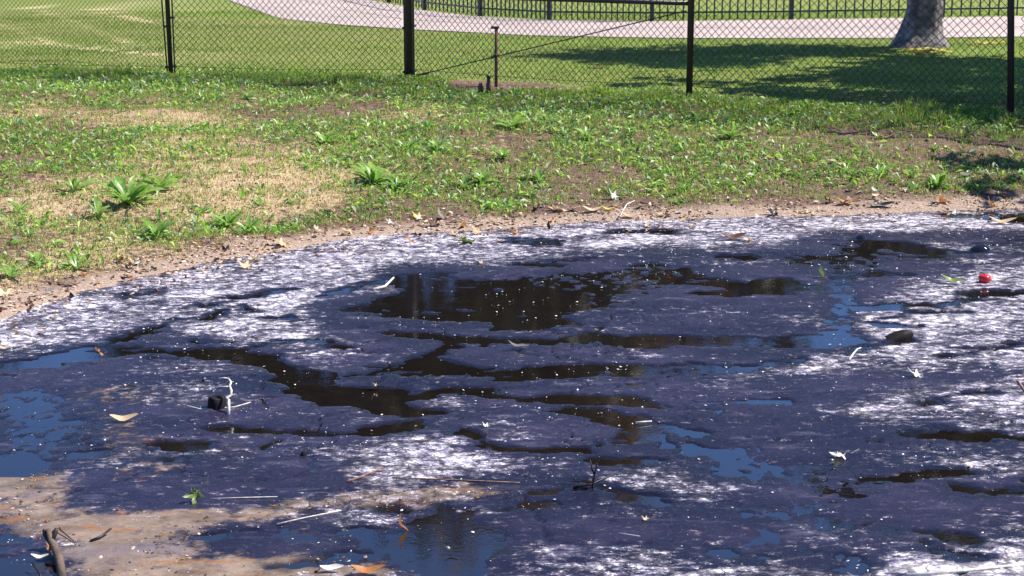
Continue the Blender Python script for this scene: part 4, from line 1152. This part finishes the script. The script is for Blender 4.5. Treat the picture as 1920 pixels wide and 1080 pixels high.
# plain small leaves along the shore
rg = random.Random(99)
CW = {'tan_leaf': 'dry tan leaf', 'brown_leaf': 'dry brown leaf', 'pale_leaf': 'bleached leaf', 'orange_leaf': 'rust-orange leaf', 'dark_leaf': 'blackened leaf'}
cnt = 0
while cnt < 150:
    px = rg.uniform(-20, 1940)
    sy_ = np.interp(px, [p[0] for p in SHORE_PX], [p[1] for p in SHORE_PX])
    py = sy_ + rg.gauss(-8, 14)
    if py > sy_ + 40: continue
    mk = rg.choice(('tan_leaf', 'tan_leaf', 'brown_leaf', 'pale_leaf', 'orange_leaf', 'dark_leaf', 'brown_leaf'))
    leaf(px, py, rg.uniform(10, 26), mk, rg.randrange(4), 'small %s in the litter line along the %s of the shore' % (CW[mk], 'left third' if px < 640 else 'middle third' if px < 1280 else 'right third'), rg.uniform(0, 6.28), rg.uniform(-.5, .5), rg.uniform(-.5, .5), group='small dry leaves along the shore')
    cnt += 1
for i in range(40):
    px, py = rg.uniform(600, 1920), rg.uniform(215, 385)
    mk = rg.choice(('pale_leaf', 'tan_leaf', 'brown_leaf', 'tan_leaf'))
    leaf(px, py, rg.uniform(10, 20), mk, rg.randrange(2, 4), 'small %s caught in the grass in the %s of the bank' % (CW[mk], 'middle' if px < 1280 else 'right part'), rg.uniform(0, 6.28), rg.uniform(-.5, .5), rg.uniform(-.5, .5), group='small dry leaves in the bank grass', lift=.8)
# yellow flakes standing in for the sunlit patch at the foot of the trunk
pp = P(1738, 99, LAWN)
n = 420
a = RNG.uniform(0, 6.283, n); r = np.sqrt(RNG.random(n))
r = r * (0.75 + 0.35 * np.sin(a * 3 + 1))
x = pp[0] + np.cos(a) * r * 0.30; y = pp[1] + np.sin(a) * r * 0.42; z = LAWN + 0.015 + np.clip(1 - r, 0, 1) * 0.05
crumbs('sunlit_patch_flakes', x, y, z, RNG.uniform(0.02, 0.045, n), np.repeat(np.array([[.8, .6, .05]]), n, 0), M['yellow_leaf'], 'bright yellow leaf flakes standing in for sunlit ground at the foot of the tree trunk', 'leaf pile')
pp = P(1852, 82, LAWN); n = 70
x = pp[0] + RNG.normal(0, .19, n); y = pp[1] + RNG.normal(0, .14, n) + (x - pp[0]) * .5
crumbs('yellow_leaf_drift', x, y, np.full(n, LAWN + .02), RNG.uniform(0.015, 0.04, n), np.repeat(np.array([[.8, .6, .05]]), n, 0), M['yellow_leaf'], 'thin drift of yellow leaves on the lawn right of the trunk', 'leaf pile')

# ------------------------------------------------------------------ sticks
def stick(px_pts, rad_px, mk, label, cat='stick', name='stick', heights=None, extra=None, group='sticks and twigs on the tar'):
    """px_pts: points on the ground seen there, heights above it in metres"""
    hs = heights or [0.0] * len(px_pts)
    base = G(*px_pts[0]); sc = scale_at(base)
    wp = []
    for (a, b_), hh in zip(px_pts, hs):
        g = G(a, b_); wp.append(Vector((g[0], g[1], g[2] + hh)))
    o0 = Vector(base)
    r0 = rad_px / sc
    mb = MB()
    rads = [r0 * (1 - .45 * i / max(1, len(wp) - 1)) for i in range(len(wp))]
    mb.tube([q - o0 + Vector((0, 0, r0 * .6)) for q in wp], rads, 7)
    for ex in (extra or []):
        mb.tube([Vector(q) for q in ex], [r0 * .6] * (len(ex) - 1) + [r0 * .3], 6)
    o = mb.build(name, M[mk], smooth=True, loc=base)
    tag(o, label, cat, group)
    return o

# pale crooked twig standing by the stump
p = G(429, 776); sc = scale_at(p)
def tw(pts, base=(429, 776)):
    return [Vector(((a - base[0]) / sc, (base[1] - b_) / sc / 1.22, (base[1] - b_) / sc / 1.22)) for a, b_ in pts]
mb = MB()
mb.tube(tw([(429, 778), (427, 760), (426, 750), (421, 746), (430, 741), (429, 733), (425, 724), (427, 717), (421, 710)]), [.007, .0072, .0065, .006, .006, .0062, .0055, .005, .0042], 7)
mb.tube(tw([(421, 710), (412, 709), (402, 710)]), [.003, .0026, .0015], 5)
mb.tube(tw([(424, 725), (415, 726), (408, 726)]), [.003, .0024, .0015], 5)
mb.tube(tw([(427, 717), (432, 716)]), [.0022, .001], 5)
mb.tube(tw([(430, 741), (434, 741)]), [.003, .002], 5)
tag(mb.build('twig', M['pale_stick'], smooth=True, loc=p), 'pale crooked twig with side shoots leaning beside the black stump', 'twig', 'sticks and twigs on the tar')
stick([(350, 762), (375, 768), (400, 769), (425, 765), (440, 764), (470, 755)], 1.6, 'pale_stick', 'thin pale twig lying along the foot of the black stump', 'twig', 'twig')
# black stump
p = G(406, 764); sc = scale_at(p); r = 17 / sc; hh = 21 / sc
v = []; nS = 22
for (zz, rf_) in ((-0.03, 1.12), (0.0, 1.08), (hh * .5, 1.0), (hh * .93, .9), (hh, .82), (hh * .97, .4)):
    for k in range(nS):
        a = 2 * math.pi * k / nS
        j = 1 + 0.05 * math.sin(3 * a + 1) + 0.03 * math.sin(7 * a)
        v.append((r * rf_ * j * math.cos(a), r * rf_ * j * math.sin(a), zz + (0.004 * math.sin(2 * a) if zz > 0 else 0)))
v.append((0, 0, hh * .97))
idx = np.arange(6 * nS).reshape(6, nS); nx_ = np.roll(idx, -1, 1)
q = np.stack([idx[:-1].ravel(), nx_[:-1].ravel(), nx_[1:].ravel(), idx[1:].ravel()], 1)
t = np.stack([idx[5], nx_[5], np.full(nS, 6 * nS)], 1)
tag(link('stump', mesh_np('stump', v, [q, t], M['tar_lump'], True), loc=p), 'short black tar-coated stump poking out of the tar beside a pale twig', 'stump')

stick([(1592, 676), (1600, 664), (1607, 656), (1614, 653)], 2.0, 'pale_stick', 'short bent pale stick below the long dark crack at right')
stick([(1192, 794), (1222, 791)], 2.4, 'pale_stick', 'tiny straight pale stick on tar right of centre')
stick([(652, 905), (680, 894), (716, 878)], 2.6, 'brown_stick', 'reddish brown stick on the bleached crust at lower centre')
stick([(735, 897), (800, 899), (880, 902), (975, 906)], 1.8, 'brown_stick', 'long thin brown stick lying on the crust right of the reddish stick')
stick([(1160, 1000), (1200, 1006)], 1.0, 'pale_stick', 'thread-like pale twig on purple tar')
stick([(395, 936), (450, 934), (520, 932)], 1.4, 'pale_stick', 'thin pale twig running right from the crumpled green leaf', 'twig', 'twig')
stick([(520, 984), (570, 972), (640, 958)], 1.8, 'pale_stick', 'long pale stem lying along the edge of the tan silt', 'stick')
stick([(112, 999), (144, 1022)], 1.4, 'dark_stick', 'straight dark twig with a knob on the tan silt', 'twig', 'twig', [0.012, 0.004], [[(-.004, 0, .014), (.0, .006, .02), (.004, 0, .014)]])
stick([(170, 1017), (188, 1012), (209, 1003)], 3.6, 'dark_stick', 'curved dark piece of bark lying on the tan silt', 'bark', 'bark_piece', [0.0, 0.006, 0.02])
stick([(1700, 1083), (1800, 1074), (1930, 1060)], 5, 'pale_stick', 'thick bleached stick at the bottom right corner', 'stick')
stick([(592, 1074), (600, 1068)], 3, 'dark_stick', 'dark stub beside the white curled leaf at the bottom edge')
stick([(700, 545), (722, 540), (738, 526)], 3.2, 'pale_stick', 'bleached bent stick at the upper left of the large puddle', 'stick', 'stick', [0, .004, .012])
stick([(1160, 412), (1168, 398), (1176, 388), (1190, 382)], 1.4, 'pale_stick', 'pale leaning twig at the foot of the bank', 'twig', 'twig', [0, .01, .02, .02])
stick([(1200, 380), (1222, 384), (1240, 392)], 1.6, 'brown_stick', 'brown twig lying right of the pale leaning twig', 'twig', 'twig')
stick([(600, 396), (622, 402), (645, 414)], 2.4, 'brown_stick', 'brown root arching over the end of the grass tongue', 'root', 'root', [0, .02, 0])
stick([(1908, 715), (1925, 740)], 2.4, 'brown_stick', 'brown stick at the right edge of the tar')
stick([(1075, 915), (1110, 911), (1150, 905)], 2.6, 'dark_stick', 'forked dark twig rising from a pale-knotted stick in the lower centre', 'twig', 'forked_twig', [0, .004, .03],
      [[(.072, 0, 0), (.078, 0, .045), (.086, 0, .085), (.088, 0, .10)], [(.08, 0, .05), (.07, 0, .075), (.062, 0, .112)], [(.02, 0, 0), (.08, 0, .006)]])
# broken branch at the lower left
bpts = [(118, 1090), (112, 1060), (104, 1042), (96, 1030)]
base = G(*bpts[0]); sc = scale_at(base); o0 = Vector(base)
br = link('broken_branch', None, loc=base)
tag(br, 'dark broken branch with ragged stubs sticking up from the lower left corner', 'branch')
pts = [Vector(G(a, b_)) - o0 + Vector((0, 0, h_)) for (a, b_), h_ in zip(bpts, (0.0, .02, .03, .03))]
pts.append(pts[-1] + Vector((-.012, .02, .035)))
MB().tube(pts, [.015, .0145, .014, .012, .008], 10).build('stem', M['bark_dark'], br, True)
e = pts[-2]
MB().tube([e, e + Vector((-.022, .02, .018)), e + Vector((-.028, .02, .034))], [.012, .010, .005], 8).build('stub', M['dark_stick'], br, True)
MB().tube([e, e + Vector((.008, .03, .02)), e + Vector((.014, .03, .034))], [.012, .011, .005], 8).build('stub', M['dark_stick'], br, True)
leaf(100, 1040, 30, 'orange_leaf', 1, 'small orange leaf lodged on the dark broken branch', .3, .3, .2, lift=1.2)
leaf(76, 1049, 34, 'pale_leaf', 2, 'cream leaf lying left of the dark broken branch', .1, .1, 0)
stick([(62, 1068), (74, 1080), (80, 1092)], 3, 'dark_stick', 'dark twig at the bottom left beside the broken branch', 'twig', 'twig', [.02, .01, 0])

# ------------------------------------------------------------------ red fruit, tar lumps and bubbles
p = G(1846, 529); sc = scale_at(p); r = 12 / sc
fr = link('red_fruit', None, loc=p)
tag(fr, 'round red fruit with a dark stem on the bleached crust', 'fruit')
v = []; nS = 20; prof = [(0.05, -.98), (.45, -.95), (.8, -.7), (1, -.2), (1, .15), (.88, .5), (.62, .76), (.34, .82), (.12, .74), (.02, .62)]
for (rr_, zz) in prof:
    for k in range(nS):
        a = 2 * math.pi * k / nS; j = 1 + .03 * math.cos(5 * a)
        v.append((r * rr_ * j * math.cos(a), r * rr_ * j * math.sin(a), r * .74 * (zz + .82)))
idx = np.arange(len(v)).reshape(len(prof), nS); nx_ = np.roll(idx, -1, 1)
q = np.stack([idx[:-1].ravel(), nx_[:-1].ravel(), nx_[1:].ravel(), idx[1:].ravel()], 1)
link('flesh', mesh_np('flesh', v, [q], M['red'], True), fr)
MB().tube([(0, 0, r * 1.05), (-r * .25, 0, r * 1.45), (-r * .8, 0, r * 1.62)], [r * .09, r * .07, r * .09], 6).build('stem', M['dark_stick'], fr, True)

def lump(px, py, wpx, hpx, label, cat, name, skew=0.0, bubble=False):
    p = G(px, py); sc = scale_at(p); rx_ = wpx / 2 / sc; hz = hpx / sc
    v = []; nS, nR = 24, 9
    for i in range(nR):
        t = i / (nR - 1); rr_ = math.cos(t * math.pi / 2); zz = math.sin(t * math.pi / 2)
        if not bubble: rr_ = (1 - t) ** .7
        for k in range(nS):
            a = 2 * math.pi * k / nS
            j = 1 if bubble else 1 + .12 * math.sin(3 * a + 2) + .06 * math.sin(5 * a + t * 4)
            v.append((rx_ * (rr_ * j * math.cos(a) + skew * zz), rx_ * .8 * rr_ * j * math.sin(a), hz * zz - .012 * (1 - t)))
    idx = np.arange(len(v)).reshape(nR, nS); nx_ = np.roll(idx, -1, 1)
    q = np.stack([idx[:-1].ravel(), nx_[:-1].ravel(), nx_[1:].ravel(), idx[1:].ravel()], 1)
    tag(link(name, mesh_np(name, v, [q], M['tar'] if bubble else M['tar_lump'], True), loc=(p[0], p[1], 0.006)), label, cat)
lump(1676, 634, 58, 16, 'dark wedge-shaped lump of tar at the end of the long crack', 'tar lump', 'tar_lump', 0.75)
lump(1838, 471, 44, 13, 'shiny black gas bubble with sun glints near the right edge', 'bubble', 'tar_bubble', 0, True)
lump(1614, 447, 22, 7, 'small black gas bubble above the far puddle', 'bubble', 'tar_bubble', 0, True)
lump(568, 853, 14, 8, 'small black tar knob on the bleached crust', 'tar lump', 'tar_lump', 0)
lump(381, 716, 8, 6, 'tiny black knob behind the black stump', 'tar lump', 'tar_lump', 0)

# ------------------------------------------------------------------ broadleaf weeds
def weed_leaf(name, seed):
    rg = random.Random(seed); V = []; Fc = []; ns = 7
    wmax = rg.uniform(.07, .115); arch = rg.uniform(.35, .8); tw_ = rg.uniform(-.5, .5)
    for i in range(ns):
        t = i / (ns - 1)
        wv_ = wmax * (0.18 + 0.82 * math.sin(math.pi * min(1, t ** 1.3 * .93 + .05))) * (1.0 if t < .97 else .15)
        x = t * (1 - .12 * t); zc = arch * .6 * t - arch * .55 * t * t
        c_, s_ = math.cos(tw_ * t), math.sin(tw_ * t)
        ru = .012 * math.sin(i * 2.4 + seed)
        V += [(x, -wv_ * c_, zc + .35 * wv_ - wv_ * s_ + ru), (x, 0, zc), (x, wv_ * c_, zc + .35 * wv_ + wv_ * s_ - ru)]
    for i in range(ns - 1):
        a = i * 3
        Fc += [(a, a + 3, a + 4, a + 1), (a + 1, a + 4, a + 5, a + 2)]
    me = bpy.data.meshes.new(name); me.from_pydata(V, [], Fc); me.materials.append(M['weed'])
    for p in me.polygons: p.use_smooth = True
    me.update()
    return me
WL = [weed_leaf('leaf', i) for i in range(6)]
def weed(px, py, wpx, nl, label, seed, name='broadleaf_weed', up=0.45):
    rg = random.Random(seed); p = G(px, py); nl = int(nl * 1.6); L = wpx * (.68 if name == 'broadleaf_weed' else .56) / scale_at(p)
    o = link(name, None, loc=(p[0], p[1], p[2] - .005))
    tag(o, label, 'weed', 'broadleaf weeds on the bank')
    for i in range(nl):
        a = i * 2.4 + rg.uniform(-.4, .4)
        link('leaf', WL[rg.randrange(6)], o, rot=(rg.uniform(-.2, .2), -rg.uniform(.05, up * 2.0), a), scl=L * rg.uniform(.6, 1.1))
    return o
WEEDS = [(240, 385, 120, 22, 'largest broad-leaved weed clump near the left shore, with shiny upright leaves'),
         (185, 408, 80, 8, 'sparse weed with long yellow-green leaves left of the largest clump'),
         (140, 358, 90, 7, 'weed with two long spreading leaves on dry soil at left'),
         (295, 448, 90, 14, 'low weed clump on the bank foot left of the bright upright leaf'),
         (300, 355, 80, 11, 'weed clump right of and behind the largest clump'),
         (430, 425, 76, 13, 'leafy weed clump right of the bright upright leaf'),
         (465, 438, 70, 12, 'weed clump at the bank foot nearest the grass tongue'),
         (378, 400, 46, 8, 'small weed with a pale leaf above the bright upright leaf'),
         (145, 503, 66, 9, 'narrow-leaved weed tuft on bare soil near the left shore'),
         (70, 496, 60, 11, 'grassy weed tuft at the left with a thin seed stalk'),
         (35, 398, 60, 9, 'weed tuft growing near the left edge above the shore'),
         (20, 520, 60, 10, 'dark weed clump at the left edge by the shore'),
         (490, 385, 44, 5, 'thin weed with a pale upright leaf at the edge of the grass tongue'),
         (700, 345, 100, 16, 'broad weed clump with yellow-green leaves in the middle of the bank'),
         (745, 355, 66, 10, 'weed with one long pale leaf right of the middle clump'),
         (765, 285, 70, 16, 'bushy weed clump on the middle of the bank'),
         (820, 285, 60, 13, 'weed clump with a tall crown right of the bushy clump'),
         (945, 298, 52, 10, 'dark green weed with upright leaves above the bare soil'),
         (905, 345, 70, 12, 'spreading weed with bright leaves low on the bank at centre'),
         (870, 350, 50, 8, 'small spreading weed left of the bright-leaved one'),
         (960, 240, 70, 12, 'dark tall weed clump in shade below the stub post'),
         (610, 270, 66, 12, 'weed clump with round bright leaves on dry thatch'),
         (1370, 260, 70, 14, 'weed clump under the third post on the bank'),
         (1650, 330, 60, 10, 'upright bright weed on bare soil at right'),
         (1760, 350, 70, 12, 'weed clump above the orange-tan leaf at right'),
         (1100, 262, 60, 11, 'weed clump below the fence right of the dark tall clump'),
         (1010, 340, 56, 10, 'weed low on the bank above the yellow-tan lobed leaf')]
for i, a in enumerate(WEEDS):
    weed(*a, seed=200 + i)
rg = random.Random(314)
cnt = 0
while cnt < 150:
    px, py = rg.uniform(0, 1920), rg.uniform(150, 470)
    g = G(px, py)
    cv = cover(np.array([g[0]]), np.array([g[1]]))
    if beyond_fence(np.array([g[0]]), np.array([g[1]]))[0] > -0.1 or cv[2][0] < 0.35 or rg.random() > cv[0][0] + .15: continue
    weed(px, py, rg.uniform(20, 52), rg.randrange(5, 10), 'small leafy weed %s, in the %s bank' % ('just below the fence' if py < 240 else 'lower down towards the shore', 'left third of the' if px < 640 else 'middle third of the' if px < 1280 else 'right third of the'), 400 + cnt, 'small_weed')
    cnt += 1
